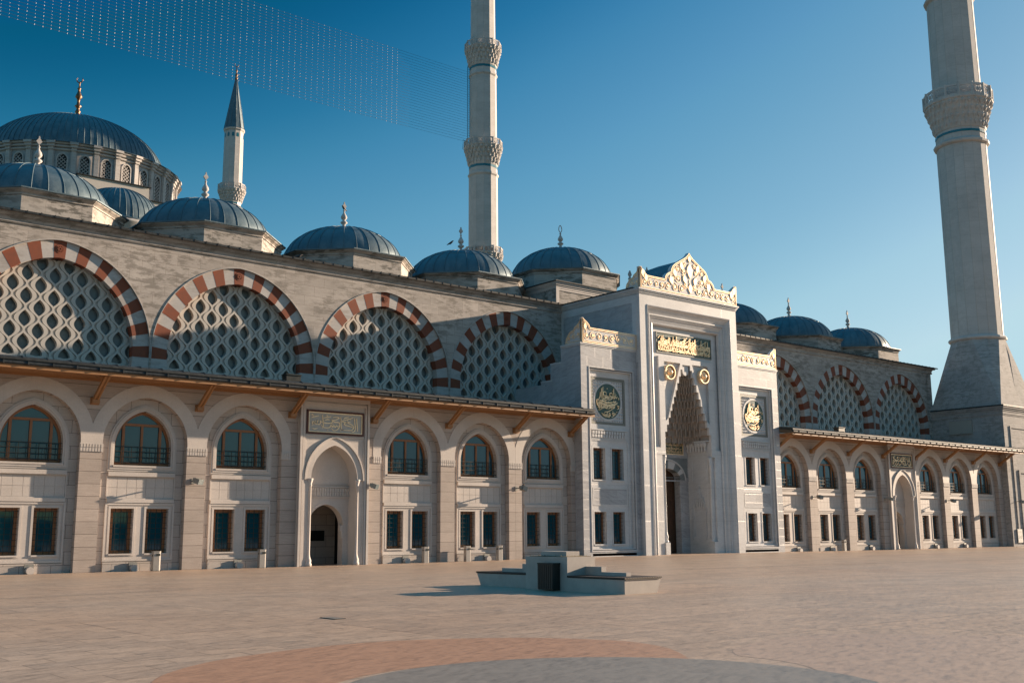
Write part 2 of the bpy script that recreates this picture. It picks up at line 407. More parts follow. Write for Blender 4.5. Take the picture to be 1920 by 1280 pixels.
inner = smooth_line([(11.35, -40.95), (10.9, -40.75), (10.3, -40.2), (9.7, -39.6), (8.9, -39.28), (8.0, -39.25), (7.2, -39.45), (6.5, -39.85), (5.9, -40.4), (5.5, -41.1), (5.3, -41.9)], 5)
sheet('inlay_ring', outer + inner + [(4.3, -42.2)], 'rose', .002)
disc = [(8.6 + 3.05 * cos(t), -42.28 + 3.05 * sin(t)) for t in [2 * PI * i / 60 for i in range(60)]]
sheet('inlay_disc', disc, 'greyp', .0035)
pale = smooth_line([(12.1, -41.2), (12.3, -40.95), (12.65, -40.65), (13.36, -40.32), (14.2, -40.08), (15.05, -40.03), (15.9, -40.4), (16.5, -41.0), (17.0, -41.7), (17.5, -42.6), (17.3, -44.2), (15.5, -45.8), (12.5, -46.2), (10.9, -45.0), (10.7, -44.1), (10.95, -43.55), (11.4, -43.05), (11.9, -42.35), (12.1, -41.7), (12.1, -41.2)], 5)[:-1]
sheet('inlay_pale_field', pale, 'palep', .002)
# long thin dark lines laid on the paving in front of the gateway
m = MB()
for a, b, ww in (((44, -6.2), (60, -3.6), .06), ((52, -3.3), (72, -8.2), .07), ((37, -18.2), (62, -21.6), .07), ((30, -13), (52, -13.8), .04), ((2, -20), (14, -18.5), .05), ((60, -12), (100, -13), .06)):
    d = Vector((b[0] - a[0], b[1] - a[1])).normalized() * ww / 2
    zz = .152
    m.add([(a[0] - d.y, a[1] + d.x, gh(*a) + .022), (b[0] - d.y, b[1] + d.x, gh(*b) + .022), (b[0] + d.y, b[1] - d.x, gh(*b) + .022), (a[0] + d.y, a[1] - d.x, gh(*a) + .022)], [(0, 1, 2, 3)])
tag(m.build('paving_line', 'groove', recalc=False), kind='structure')
dr = empty('drain_cover', (11.4, -31.4, 0)); tag(dr, 'small dark slotted drain cover in the open paving left of the planter bench', 'drain cover')
m = MB(); m.box(-.13, .13, -.30, .30, .004, .012); m.build('frame', 'iron', dr)
m = MB()
for i in range(7): m.box(-.11, .11, -.27 + i * .08, -.235 + i * .08, .012, .015)
m.build('grating', 'steel', dr)

# ================================================================== lower arcade (two buildings mirrored about the gateway)
HB = 2.565                                   # half bay
RING = dict(a=2.06, zs=6.0, h=2.2)
def bay_wall(m, xc):
    a = arch_top(xc, 2.06, 6.0, 2.2, 14)
    out = [(xc - HB, 0), (xc - 2.06, 0)] + a + [(xc + 2.06, 0), (xc + HB, 0), (xc + HB, 9.0), (xc - HB, 9.0)]
    m.plate(pXZ, out, [], 0., .40, 0)
    aw = arch_poly(xc, 1.38, 4.95, 5.85, 1.72)
    m.plate(pXZ, rect(xc - 2.07, xc + 2.07, 0, 8.4), [aw, rect(xc - 1.38, xc - .32, .82, 2.9), rect(xc + .32, xc + 1.38, .82, 2.9)], .38, .80, 1)
    # plinth
    m.box(xc - 1.66, xc + 1.66, .27, .37, -.02, .44, 1)
def bay_trim(m, xc):
    """arch ring, impost band, window surrounds, ledges, tiles"""
    zs = 6.0; c = .143; r = 2.823
    th0 = math.acos((HB + c) / r); th1 = math.acos(c / r)
    ext = [(xc - c + r * cos(th0 + (th1 - th0) * i / 14), zs + r * sin(th0 + (th1 - th0) * i / 14)) for i in range(15)]
    extL = [(2 * xc - x, z) for x, z in ext]
    outline = [(xc - HB, 5.9)] + extL + ext[::-1][1:] + [(xc + HB, 5.9), (xc + 2.06, 5.9)] + arch_top(xc, 2.06, 6.0, 2.2, 14)[::-1] + [(xc - 2.06, 5.9)]
    m.plate(pXZ, outline, [], -.014, .02, 0)
    for sx in (-1, 1):
        x0, x1 = sorted((xc + sx * 2.03, xc + sx * HB))
        m.box(x0, x1, -.03, .05, 5.50, 5.9, 0)
        n = 4
        for row in range(2):
            for k in range(n):
                w = (x1 - x0) / n; m.box(x0 + w * k + .02, x0 + w * (k + 1) - .02, -.065 + row * .015, -.02, 5.52 + (1 - row) * .19, 5.69 + (1 - row) * .17, 0)
    # arched surround
    for t, pr in ((.28, .05), (.19, .085), (.08, .055)):
        m.plate(pXZ, arch_poly(xc, 1.38 + t, 4.95 - t, 5.85, 1.72 + t * 1.06), [arch_poly(xc, 1.38 + max(0, t - .11) + .003, 4.95 - max(0, t - .11) - .003, 5.85, 1.72 + max(0, t - .11) * 1.06 + .003)], .38 - pr, .38, 0)
    m.plate(pXZ, arch_poly(xc, 1.50, 4.83, 5.85, 1.85), [arch_poly(xc, 1.383, 4.947, 5.85, 1.723)], .355, .38, 0)
    m.box(xc - 1.42, xc + 1.42, .26, .5, 4.86, 4.95, 0)
    m.box(xc - 1.62, xc + 1.62, .25, .39, 4.43, 4.63, 0)
    m.box(xc - 1.62, xc + 1.62, .27, .39, 3.19, 3.36, 0)
    # panel of tiles
    m.plate(pXZ, rect(xc - 1.66, xc + 1.66, 3.36, 4.43), [rect(xc - 1.6, xc + 1.6, 3.41, 4.38)], .34, .39, 0)
    for i in range(7):
        for j in range(2):
            x0 = xc - 1.6 + i * 3.2 / 7; z0 = 3.41 + j * .485
            m.box(x0 + .008, x0 + 3.2 / 7 - .008, .368, .385, z0 + .008, z0 + .477, 0)
    # lower window surround
    hol = [rect(xc - 1.40, xc - .30, .80, 2.92), rect(xc + .30, xc + 1.40, .80, 2.92)]
    m.plate(pXZ, rect(xc - 1.66, xc + 1.66, .48, 3.16), hol, .345, .38, 0)
    m.plate(pXZ, rect(xc - 1.67, xc + 1.67, .47, 3.17), [rect(xc - 1.58, xc + 1.58, .56, 3.08)], .30, .38, 0)
    for s in (-1, 1):
        m.plate(pXZ, rect(xc + s * .85 - .65, xc + s * .85 + .65, .70, 3.02), [rect(xc + s * .85 - .552, xc + s * .85 + .552, .80, 2.92)], .318, .38, 0)
        m.box(xc + s * .85 - .56, xc + s * .85 + .56, .28, .5, .75, .82, 0)
def arched_window():
    p = empty('arched_window')
    m = MB(); a0 = arch_poly(0, 1.40, 4.93, 5.85, 1.74); a1 = arch_poly(0, 1.26, 5.07, 5.85, 1.58)
    m.plate(pXZ, a0, [a1], .62, .72)
    m.box(-1.3, 1.3, .60, .72, 6.86, 6.98)
    for x, w, z1 in ((-.90, .13, 7.0), (0, .11, 6.9), (.90, .13, 7.0)): m.box(x - w / 2, x + w / 2, .595, .72, 5.0, z1)
    m.box(-1.35, 1.35, .61, .72, 4.98, 5.09)
    f = m.build('frame', 'wood', p)
    m = MB(); m.plate(pXZ, arch_poly(0, 1.36, 4.96, 5.85, 1.70), [], .67); m.build('glass', 'glass', p, recalc=False)
    m = MB()
    for z in (5.84, 5.60, 5.34, 5.10): m.box(-1.38, 1.38, .43, .452, z, z + .032)
    for x in (-.98, -.53, -.1, .35, .80, 1.2): m.box(x, x + .028, .452, .475, 5.03, 5.85)
    for x in (-.62, .0, .62): m.box(x, x + .014, .452, .475, 5.1, 5.62)
    m.build('railing', 'iron', p)
    return p
def barred_window(mat='wood'):
    p = empty('barred_window')
    m = MB(); m.plate(pXZ, rect(-.54, .54, .81, 2.91), [rect(-.40, .40, .97, 2.74)], .60, .72)
    m.box(-.42, -.33, .59, .70, .9, 2.8); m.build('frame', 'wood', p)
    m = MB(); m.plate(pXZ, rect(-.5, .5, .85, 2.88), [], .66); m.build('glass', 'glass', p, recalc=False)
    m = MB()
    for i in range(8): m.box(-.54, .54, .44, .458, .96 + i * .255, .985 + i * .255)
    for x in (-.27, 0, .27): m.box(x - .011, x + .011, .458, .48, .84, 2.9)
    for x in (-.27, 0, .27):
        for i in range(8): m.box(x - .022, x + .022, .432, .484, .955 + i * .255, .99 + i * .255)
    m.build('grille', 'iron', p)
    return p
protoA = arched_window(); protoB = barred_window()
kA = [(c, []) for c in protoA.children]; kB = [(c, []) for c in protoB.children]
used = {'A': False, 'B': False}
def place(kind, x, parent, y=0., z=0.):
    pr, ks = (protoA, kA) if kind == 'A' else (protoB, kB)
    if not used[kind]:
        used[kind] = True; pr.location = (x, y, z); pr.parent = parent; return pr
    return copy_tree(pr, ks, (x, y, z), parent)

# lettering --------------------------------------------------------
def strokes_rows(m, P, x0, x1, z0, z1, d0, d1, mi, seed, sw=.035, clip=None, rows=2):
    """dense thuluth-like lettering: tall uprights, bowls, loops, teeth and long sweeps"""
    r = random.Random(seed); W = x1 - x0; H = z1 - z0
    def put(pts, w=sw):
        pts = smooth_line(pts, 5) if len(pts) > 2 else pts
        if clip: pts = [p for p in pts if clip(p)]
        else: pts = [(min(max(a, x0), x1), min(max(b, z0), z1)) for a, b in pts]
        if len(pts) > 1: m.ribbon(pts, w, P, d0, d1, mi)
    rh = H / rows
    for ro_ in range(rows):
        b = z0 + rh * ro_
        x = x1 - sw
        while x > x0 + rh * .1:
            k = r.random(); s = rh * r.uniform(.8, 1.15)
            if k < .30:   # upright
                put([(x, b + s * .95), (x - .02 * s, b + s * .6), (x - .01 * s, b + s * .12)]); x -= s * r.uniform(.10, .16)
            elif k < .55:  # bowl with tail
                ww = s * r.uniform(.45, .6)
                put([(x, b + s * .5), (x - ww * .1, b + s * .2), (x - ww * .5, b + s * .04), (x - ww * .95, b + s * .2), (x - ww, b + s * .45)]); x -= ww * .55
            elif k < .75:  # loop and tail
                q = s * .13; cx, cz = x - q, b + s * .45
                put([(cx + q * cos(t), cz + q * sin(t)) for t in [i * PI / 4 for i in range(9)]]); put([(cx + q, cz), (cx + q * .6, b + s * .2), (cx - q * 2.2, b + s * .05)]); x -= s * .28
            elif k < .9:   # teeth
                ww = s * .5; n = 3
                put([(x - ww * i / (2 * n), b + s * (.22 if i % 2 else .36)) for i in range(2 * n + 1)], sw * .85); x -= ww * .6
            else:          # long sweep
                ww = s * r.uniform(.8, 1.2)
                put([(x, b + s * .9), (x - ww * .5, b + s * .62), (x - ww, b + s * .55)]); x -= ww * .25
            if r.random() < .55:
                dx, dz = r.uniform(-.1, .1) * s, r.choice((.02, .6, .75, .86)) * s; q = sw * .75
                cx, cz = x + dx, b + dz
                if (not clip or clip((cx, cz))) and x0 < cx < x1: m.plate(P, [(cx - q, cz), (cx, cz - q), (cx + q, cz), (cx, cz + q)], [], d0, d1, mi)
# strokes of the left door inscription, traced (unit box 0..1 x 0..1, y up)
INS1 = [
 [(.925, .92), (.93, .6), (.945, .25), (.948, .06)],
 [(.878, .93), (.885, .6), (.9, .28), (.885, .08), (.85, .0), (.828, .04)],
 [(.845, .93), (.76, .82), (.64, .70), (.645, .64), (.72, .60), (.79, .52), (.845, .42), (.87, .30), (.84, .16), (.80, .10), (.66, .10), (.615, .14)],
 [(.80, .66), (.72, .60), (.67, .50), (.70, .42), (.79, .36), (.86, .28)],
 [(.598, .93), (.605, .6), (.61, .3), (.625, .14), (.66, .10)],
 [(.445, .86), (.50, .90), (.565, .86), (.50, .72), (.44, .66), (.47, .58), (.56, .56), (.58, .42), (.57, .25), (.53, .10), (.48, .03), (.44, .06), (.42, .16)],
 [(.56, .36), (.54, .27), (.515, .36), (.49, .24), (.46, .36), (.44, .26), (.40, .36), (.38, .22), (.30, .18), (.25, .22), (.215, .34)],
 [(.42, .74), (.43, .56), (.39, .50), (.30, .48), (.215, .54), (.20, .62)],
 [(.235, .98), (.24, .75), (.25, .5), (.255, .30), (.235, .14)],
 [(.19, .62), (.195, .45), (.17, .36), (.14, .40), (.13, .56)],
 [(.145, .66), (.14, .48), (.12, .38), (.095, .40), (.09, .54)],
 [(.10, .60), (.085, .46), (.06, .38), (.035, .44), (.05, .54), (.075, .44), (.03, .30)],
 [(.02, .78), (.08, .84), (.16, .92)], [(.26, .80), (.33, .86), (.40, .92)], [(.66, .84), (.70, .90), (.76, .94)], [(.28, .66), (.34, .72), (.37, .68)],
 [(.04, .12), (.08, .06), (.14, .12)], [(.02, .94), (.05, .98)], [(.31, .98), (.34, .94)],
]
INS2 = [
 [(.93, .95), (.92, .62), (.93, .55)], [(.93, .45), (.95, .25), (.90, .08), (.84, .10), (.83, .25)], [(.97, .40), (.93, .30), (.97, .22), (.98, .10), (.9, .02)],
 [(.86, .95), (.85, .6), (.80, .50), (.72, .50), (.70, .6)], [(.80, .92), (.79, .62)], [(.74, .90), (.66, .78), (.62, .62), (.66, .54)],
 [(.68, .95), (.70, .55), (.70, .15)], [(.62, .95), (.60, .55)], [(.57, .95), (.56, .5), (.50, .44), (.40, .46), (.38, .58)], [(.50, .90), (.52, .70), (.46, .62), (.44, .72)],
 [(.42, .95), (.44, .60), (.40, .50)], [(.36, .92), (.30, .80), (.34, .66), (.28, .56), (.20, .60)], [(.30, .95), (.26, .72)], [(.20, .92), (.10, .90), (.08, .74), (.16, .68), (.20, .56), (.12, .50), (.06, .56)],
 [(.14, .82), (.10, .78), (.06, .84)], [(.84, .42), (.78, .20), (.70, .12), (.60, .16), (.58, .34)], [(.55, .45), (.54, .12)], [(.50, .40), (.44, .14), (.36, .10), (.34, .30)],
 [(.34, .42), (.28, .14), (.20, .08), (.16, .30), (.14, .42)], [(.10, .42), (.09, .10), (.14, .04)], [(.05, .44), (.05, .06)], [(.64, .40), (.62, .2)], [(.24, .44), (.25, .2)], [(.98, .5), (.04, .47)],
]
DOTS1 = [(.80, .80), (.345, .03), (.41, .46), (.44, .44), (.06, .9), (.60, .04), (.74, .73)]
def side_door(p, xc, strokes, bg):
    g = empty('side_doorway'); g.parent = p
    m = MB(); Y0 = -.30; x0, x1 = xc - 2.13, xc + 2.13
    # block with a deep arched niche
    op = [(xc - 1.40, 0)] + arch_top(xc, 1.40, 4.55, 1.80) + [(xc + 1.40, 0)]
    outer = [(x0, 0)] + op + [(x1, 0), (x1, 9.0), (x0, 9.0)]
    m.plate(pXZ, outer, [], Y0 + .10, .60, 0)
    # raised double frame
    m.plate(pXZ, gate(x0, x1, 9.0, x0 + .13, x1 - .13, 8.70), [], Y0, Y0 + .12, 0)
    m.plate(pXZ, gate(x0 + .17, x1 - .17, 8.62, x0 + .28, x1 - .28, 8.50), [], Y0 + .03, Y0 + .12, 0)
    m.plate(pXZ, gate(x0 + .30, x1 - .30, 6.86, x0 + .36, x1 - .36, 6.80), [], Y0 + .06, Y0 + .12, 0)
    # arch band and hood mould
    ar = [(xc - 1.74, 4.5)] + arch_top(xc, 1.74, 4.55, 2.20) + [(xc + 1.74, 4.5), (xc + 1.41, 4.5)] + arch_top(xc, 1.41, 4.55, 1.81)[::-1] + [(xc - 1.41, 4.5)]
    m.plate(pXZ, ar, [], Y0 + .055, Y0 + .12, 0)
    ar = [(xc - 1.82, 4.5)] + arch_top(xc, 1.82, 4.55, 2.30) + [(xc + 1.82, 4.5), (xc + 1.745, 4.5)] + arch_top(xc, 1.745, 4.55, 2.205)[::-1] + [(xc - 1.745, 4.5)]
    m.plate(pXZ, ar, [], Y0 + .0, Y0 + .12, 0)
    # back wall of the niche with the door arch
    da = arch_top(xc, 1.06, 2.08, 1.14)
    m.plate(pXZ, [(xc - 1.45, 0), (xc - 1.06, 0)] + da + [(xc + 1.06, 0), (xc + 1.45, 0), (xc + 1.45, 6.5), (xc - 1.45, 6.5)], [], .60, 1.1, 0)
    db = arch_top(xc, 1.20, 2.08, 1.30)
    m.plate(pXZ, [(xc - 1.20, 1.4)] + db + [(xc + 1.20, 1.4), (xc + 1.07, 1.4)] + arch_top(xc, 1.07, 2.08, 1.15)[::-1] + [(xc - 1.07, 1.4)], [], .57, .60, 0)
    for z0, z1, pr in ((3.60, 3.66, .07), (4.14, 4.20, .08), (4.28, 4.31, .04)): m.box(xc - 1.42, xc + 1.42, 0.60 - pr, .61, z0, z1, 0)
    for row in range(2):
        for k in range(18):
            w = 2.8 / 18; m.box(xc - 1.4 + w * k + .015, xc - 1.4 + w * (k + 1) - .015, .54 + .015 * row, .61, 3.68 + .23 * (1 - row), 3.88 + .23 * (1 - row), 0)
    m.box(xc + .96, xc + 1.07, .55, .8, 1.40, 2.12, 0); m.box(xc + .88, xc + .96, .57, .8, 1.80, 2.1, 0); m.box(xc - 1.07, xc - .96, .55, .8, 1.40, 2.12, 0)
    m.build('surround', 'trim', g)
    for s in (-1, 1):
        c = MB(); cx = xc + s * 1.44
        c.lathe([(.19, 0), (.19, .14), (.15, .18), (.17, .30), (.10, .50), (.085, .62), (.085, 4.15), (.12, 4.2), (.09, 4.26), (.17, 4.5), (.17, 4.56)], 12, cx, Y0 + .12)
        c.build('column', 'trim', g)
    # vestibule behind the opening
    v = MB()
    v.box(xc - 1.6, xc + 3.2, 3.4, 3.5, -.02, 3.6, 0); v.box(xc - 1.6, xc - 1.5, 1.1, 3.4, 0, 3.6, 0); v.box(xc - 1.6, xc + 3.2, 1.1, 3.5, 3.5, 3.6, 0)
    v.box(xc + 3.1, xc + 3.2, 1.1, 3.4, 0, 3.6, 0)
    v.build('vestibule', 'wall', g)
    v = MB(); v.box(xc + 2.2, xc + 2.95, 3.36, 3.39, 0, 2.75, 0); v.box(xc + 3.06, xc + 3.09, 1.3, 3.3, 0, 3.4, 0); v.build('inner_door_and_shade', 'dark', g)  # door at the back, plus an added black sheet imitating shade on the side wall
    v = MB(); v.box(xc + .60, xc + 1.50, 3.34, 3.39, 1.28, 1.85, 0); v.build('notice', 'iron', g)
    # inscription
    s = MB(); a, b, c, d = xc - 1.76, xc + 1.76, 6.92, 8.20
    s.plate(pXZ, rect(a, b, c, d), [rect(a + .10, b - .10, c + .10, d - .10)], Y0 + .02, Y0 + .14, 0)
    s.plate(pXZ, rect(a + .10, b - .10, c + .10, d - .10), [rect(a + .145, b - .145, c + .145, d - .145)], Y0 + .035, Y0 + .14, 1)
    s.plate(pXZ, rect(a + .12, b - .12, c + .12, d - .12), [], Y0 + .08, None, 2)
    for st in strokes:
        s.ribbon(smooth_line([(a + .22 + u * (b - a - .44), c + .21 + v * (d - c - .44)) for u, v in st], 6), .05, pXZ, Y0 + .05, Y0 + .085, 1)
    for u, v in DOTS1:
        cx, cz = a + .22 + u * (b - a - .44), c + .21 + v * (d - c - .44)
        s.plate(pXZ, [(cx - .03, cz), (cx, cz - .03), (cx + .03, cz), (cx, cz + .03)], [], Y0 + .05, Y0 + .085, 1)
    s.build('inscription', ['maroon', 'gold', bg], g)
    return g
def canopy(p, x0, x1, piers):
    g = empty('canopy'); g.parent = p
    m = MB()
    m.extr([(-1.98, 9.20), (-1.98, 9.30), (-1.80, 9.38), (6.79, 10.25), (6.79, 10.15), (-1.75, 9.22)], x0, x1)
    m.extr([(-2.02, 9.0), (-2.05, 9.06), (-2.02, 9.13), (-1.86, 9.16), (-1.86, 9.0)], x0, x1)
    m.extr([(-1.93, 9.14), (-1.93, 9.22), (-1.8, 9.22), (-1.8, 9.14)], x0, x1)
    x = x0 + .5
    while x < x1:
        m.extr([(-1.99, 9.30), (-1.82, 9.42), (6.7, 10.29), (6.7, 10.2), (-1.8, 9.34)], x, x + .04)
        m.box(x + .2, x + .26, -2.07, -1.98, 9.0, 9.15)
        x += 1.05 + rnd.uniform(-.03, .03)
    m.build('lead_roof', 'lead_edge', g)
    m = MB(); m.box(x0, x1, -1.95, -1.87, 8.84, 8.985); m.build('fascia', 'eave', g)
    m = MB(); m.box(x0, x1, -1.87, -.02, 8.93, 8.96)
    m.box(x0, x1, -.16, -.02, 8.80, 8.93)
    k = -1.84
    while k < -.2: m.box(x0, x1, k, k + .055, 8.912, 8.93); k += .085
    m.build('soffit', 'eave', g)
    # bracket prototype
    b0 = empty('bracket'); b0.parent = g
    m = MB(); A = Vector((0, -.12, 7.92)); B = Vector((0, -1.62, 8.90)); d = (B - A)
    for sx in (-.085, .085): m.obox((A + B) / 2 + Vector((sx, 0, 0)), (1, 0, 0), d, d.cross(Vector((1, 0, 0))), .075, d.length, .17)
    m.obox((A + B) / 2, (1, 0, 0), d, d.cross(Vector((1, 0, 0))), .10, d.length * .96, .08)
    m.build('strut', 'eave', b0)
    m = MB(); m.box(-.17, .17, -.26, 0, 7.74, 7.92); m.box(-.20, .20, -.10, 0, 7.70, 8.02); m.build('shoe', 'eave', b0)
    b0.location = (piers[0], 0, 0); kids = [(c, []) for c in b0.children]
    for x in piers[1:]: copy_tree(b0, kids, (x, 0, 0), g)
    return g
LB = [8.95, 14.08, 19.21, 24.34, 34.56, 39.69, 44.83]
def arcade(name, bays, xdoor, ends, label, strokes, bg, x0, x1, piers):
    p = empty(name, (0, 0, 0)); tag(p, label, 'building')
    m = MB()
    for x in bays: bay_wall(m, x)
    for a, b in ends: m.box(a, b, 0, .8, 0, 9.0, 0)
    # spandrel course above the arches in small blocks
    m.build('wall', ['pier', 'wall'], p)
    t = MB()
    for x in bays: bay_trim(t, x)
    t.build('stone_dressing', 'trim', p)
    for x in bays:
        place('A', x, p); place('B', x - .85, p); place('B', x + .85, p)
    side_door(p, xdoor, strokes, bg)
    canopy(p, x0, x1, piers)
    return p
pl = [6.4, 11.5, 16.65, 21.78, 26.92, 32.0, 37.13, 42.26, 46.85]
left = arcade('arcade_building', LB, 29.45, [(26.905, 27.34), (31.56, 31.995)],
    'cream stone arcade with timber eaves and a grey gilt inscription, left of the gateway', INS1, 'greyp2', 3.0, 47.24, pl)
right = arcade('arcade_building', [2 * PC - x for x in LB[1:]], 2 * PC - 29.45, [(2 * PC - 27.34, 2 * PC - 26.905), (2 * PC - 31.995, 2 * PC - 31.56), (103.685, 104.2)],
    'cream stone arcade with timber eaves and a black gilt inscription, right of the gateway', INS2, 'iron', 67.96, 105.5, [2 * PC - x for x in pl[1:]])

# ================================================================== upper wall with large screened arches, carrying the row of domes
UP = 10.23; UX = [16.62 + UP * n for n in range(-1, 9)]
UXV = [x for x in UX if not (50 < x < 65)]
UY = 6.8
gal = empty('domed_gallery'); tag(gal, 'high limestone gallery behind the arcades with red and white arches and lead domes', 'building')
m = MB(); AH = dict(a=5.06, zs=11.7, h=5.42)
def upper_seg(m, xc):
    o = [(xc - UP / 2, 9.2), (xc - 5.06, 9.2), (xc - 5.06, 11.7)] + arch_top(xc, 5.06, 11.7, 5.42, 22)[1:] + [(xc + 5.06, 9.2), (xc + UP / 2, 9.2), (xc + UP / 2, 17.7), (xc - UP / 2, 17.7)]
    m.plate(pXZ, o, [], UY, UY + .6, 0)
for x in UX:
    if 50 < x < 65: m.box(x - UP / 2, x + UP / 2, UY, UY + .6, 9.2, 17.7)
    else: upper_seg(m, x)
m.box(103.5, 104.4, UY, UY + 9, 9.2, 17.7); m.box(1, 6.5 - .1, UY, UY + .6, 9.2, 17.7)
m.build('wall', 'upper', gal)
m = MB()
prof = [(UY + .1, 17.62), (UY - .05, 17.62), (UY - .10, 17.70), (UY - .05, 17.78), (UY - .02, 17.80), (UY - .06, 17.92), (UY - .20, 18.05), (UY - .26, 18.10), (UY - .26, 18.20), (UY + .1, 18.20)]
m.extr(prof, 1, 104.6); m.extr([(a, b) for a, b in [(UY + 9, 17.62), (UY + 9, 18.2)]] and [(UY - .26, 18.08), (UY - .26, 18.2), (UY + 9, 18.2), (UY + 9, 18.08)], 104.4, 104.95)
m.build('cornice', 'upper', gal)
m = MB(); m.box(1, 105.15, UY - .40, UY + 36, 18.2, 18.27); m.extr([(UY - .43, 18.17), (UY - .43, 18.29), (UY - .36, 18.31), (UY - .36, 18.2)], 1, 105.2)
x = 1.4
while x < 105: m.box(x, x + .05, UY - .45, UY + .4, 18.2, 18.32); x += .7
m.build('roof_sheet', 'lead_edge', gal)
# voussoirs
def vouss():
    red, wh = MB(), MB(); a0, a1 = 4.15, 5.06; zs = 11.7; h0, h1 = 4.49, 5.42
    def curve(a, h, n=60):
        pts = arch_top(0, a, zs, h, n)[n:] + [(a, 11.6), (a, 11.28)]
        L = [0]
        for i in range(1, len(pts)): L.append(L[-1] + math.dist(pts[i - 1], pts[i]))
        def at(t):
            d = t * L[-1]
            for i in range(1, len(pts)):
                if L[i] >= d - 1e-9:
                    k = (d - L[i - 1]) / (L[i] - L[i - 1]); return tuple(pts[i - 1][j] + (pts[i][j] - pts[i - 1][j]) * k for j in (0, 1))
            return pts[-1]
        return at
    ci, co_ = curve(a0, h0), curve(a1, h1); NS = 12.5
    for sx in (-1, 1):
        for k in range(0, 13):
            t0 = 0 if k == 0 else (k - .5) / NS; t1 = (k + .5) / NS
            ts = [t0 + (t1 - t0) * i / 4 for i in range(5)]
            poly = [ci(t) for t in ts] + [co_(t) for t in ts[::-1]]
            poly = [(sx * x, z) for x, z in poly]
            (red if k % 2 == 0 else wh).plate(pXZ, poly, [], UY + .09 + (.006 if k % 2 else 0), UY + .62, 0)
    for sx in (-1, 1): wh.box(*sorted((sx * 4.13, sx * 5.06)), UY + .02, UY + .62, 9.2, 11.28)
    # thin raised mould
    o = [(-5.10, 11.3)] + arch_top(0, 5.10, zs, 5.48, 22) + [(5.10, 11.3), (5.065, 11.3)] + arch_top(0, 5.065, zs, 5.43, 22)[::-1] + [(-5.065, 11.3)]
    wh.plate(pXZ, o, [], UY - .035, UY + .05, 0)
    kd = MB()
    kd.plate(pXZ, [(.24 * cos(t), 16.66 + .24 * sin(t)) for t in [2 * PI * i / 20 for i in range(20)]], [[(.17 * cos(t), 16.66 + .17 * sin(t)) for t in [2 * PI * i / 20 for i in range(20)]]], UY + .075, UY + .1)
    for q in range(8):
        t = 2 * PI * q / 8; kd.plate(pXZ, [(.05 * cos(t + .6), 16.66 + .05 * sin(t + .6)), (.15 * cos(t + .2), 16.66 + .15 * sin(t + .2)), (.15 * cos(t - .2), 16.66 + .15 * sin(t - .2)), (.05 * cos(t - .6), 16.66 + .05 * sin(t - .6))], [], UY + .05, UY + .1)
    g = empty('arch_ring')
    red.build('red_voussoirs', 'red', g); wh.build('white_voussoirs', 'white', g); kd.build('boss', 'red', g)
    return g
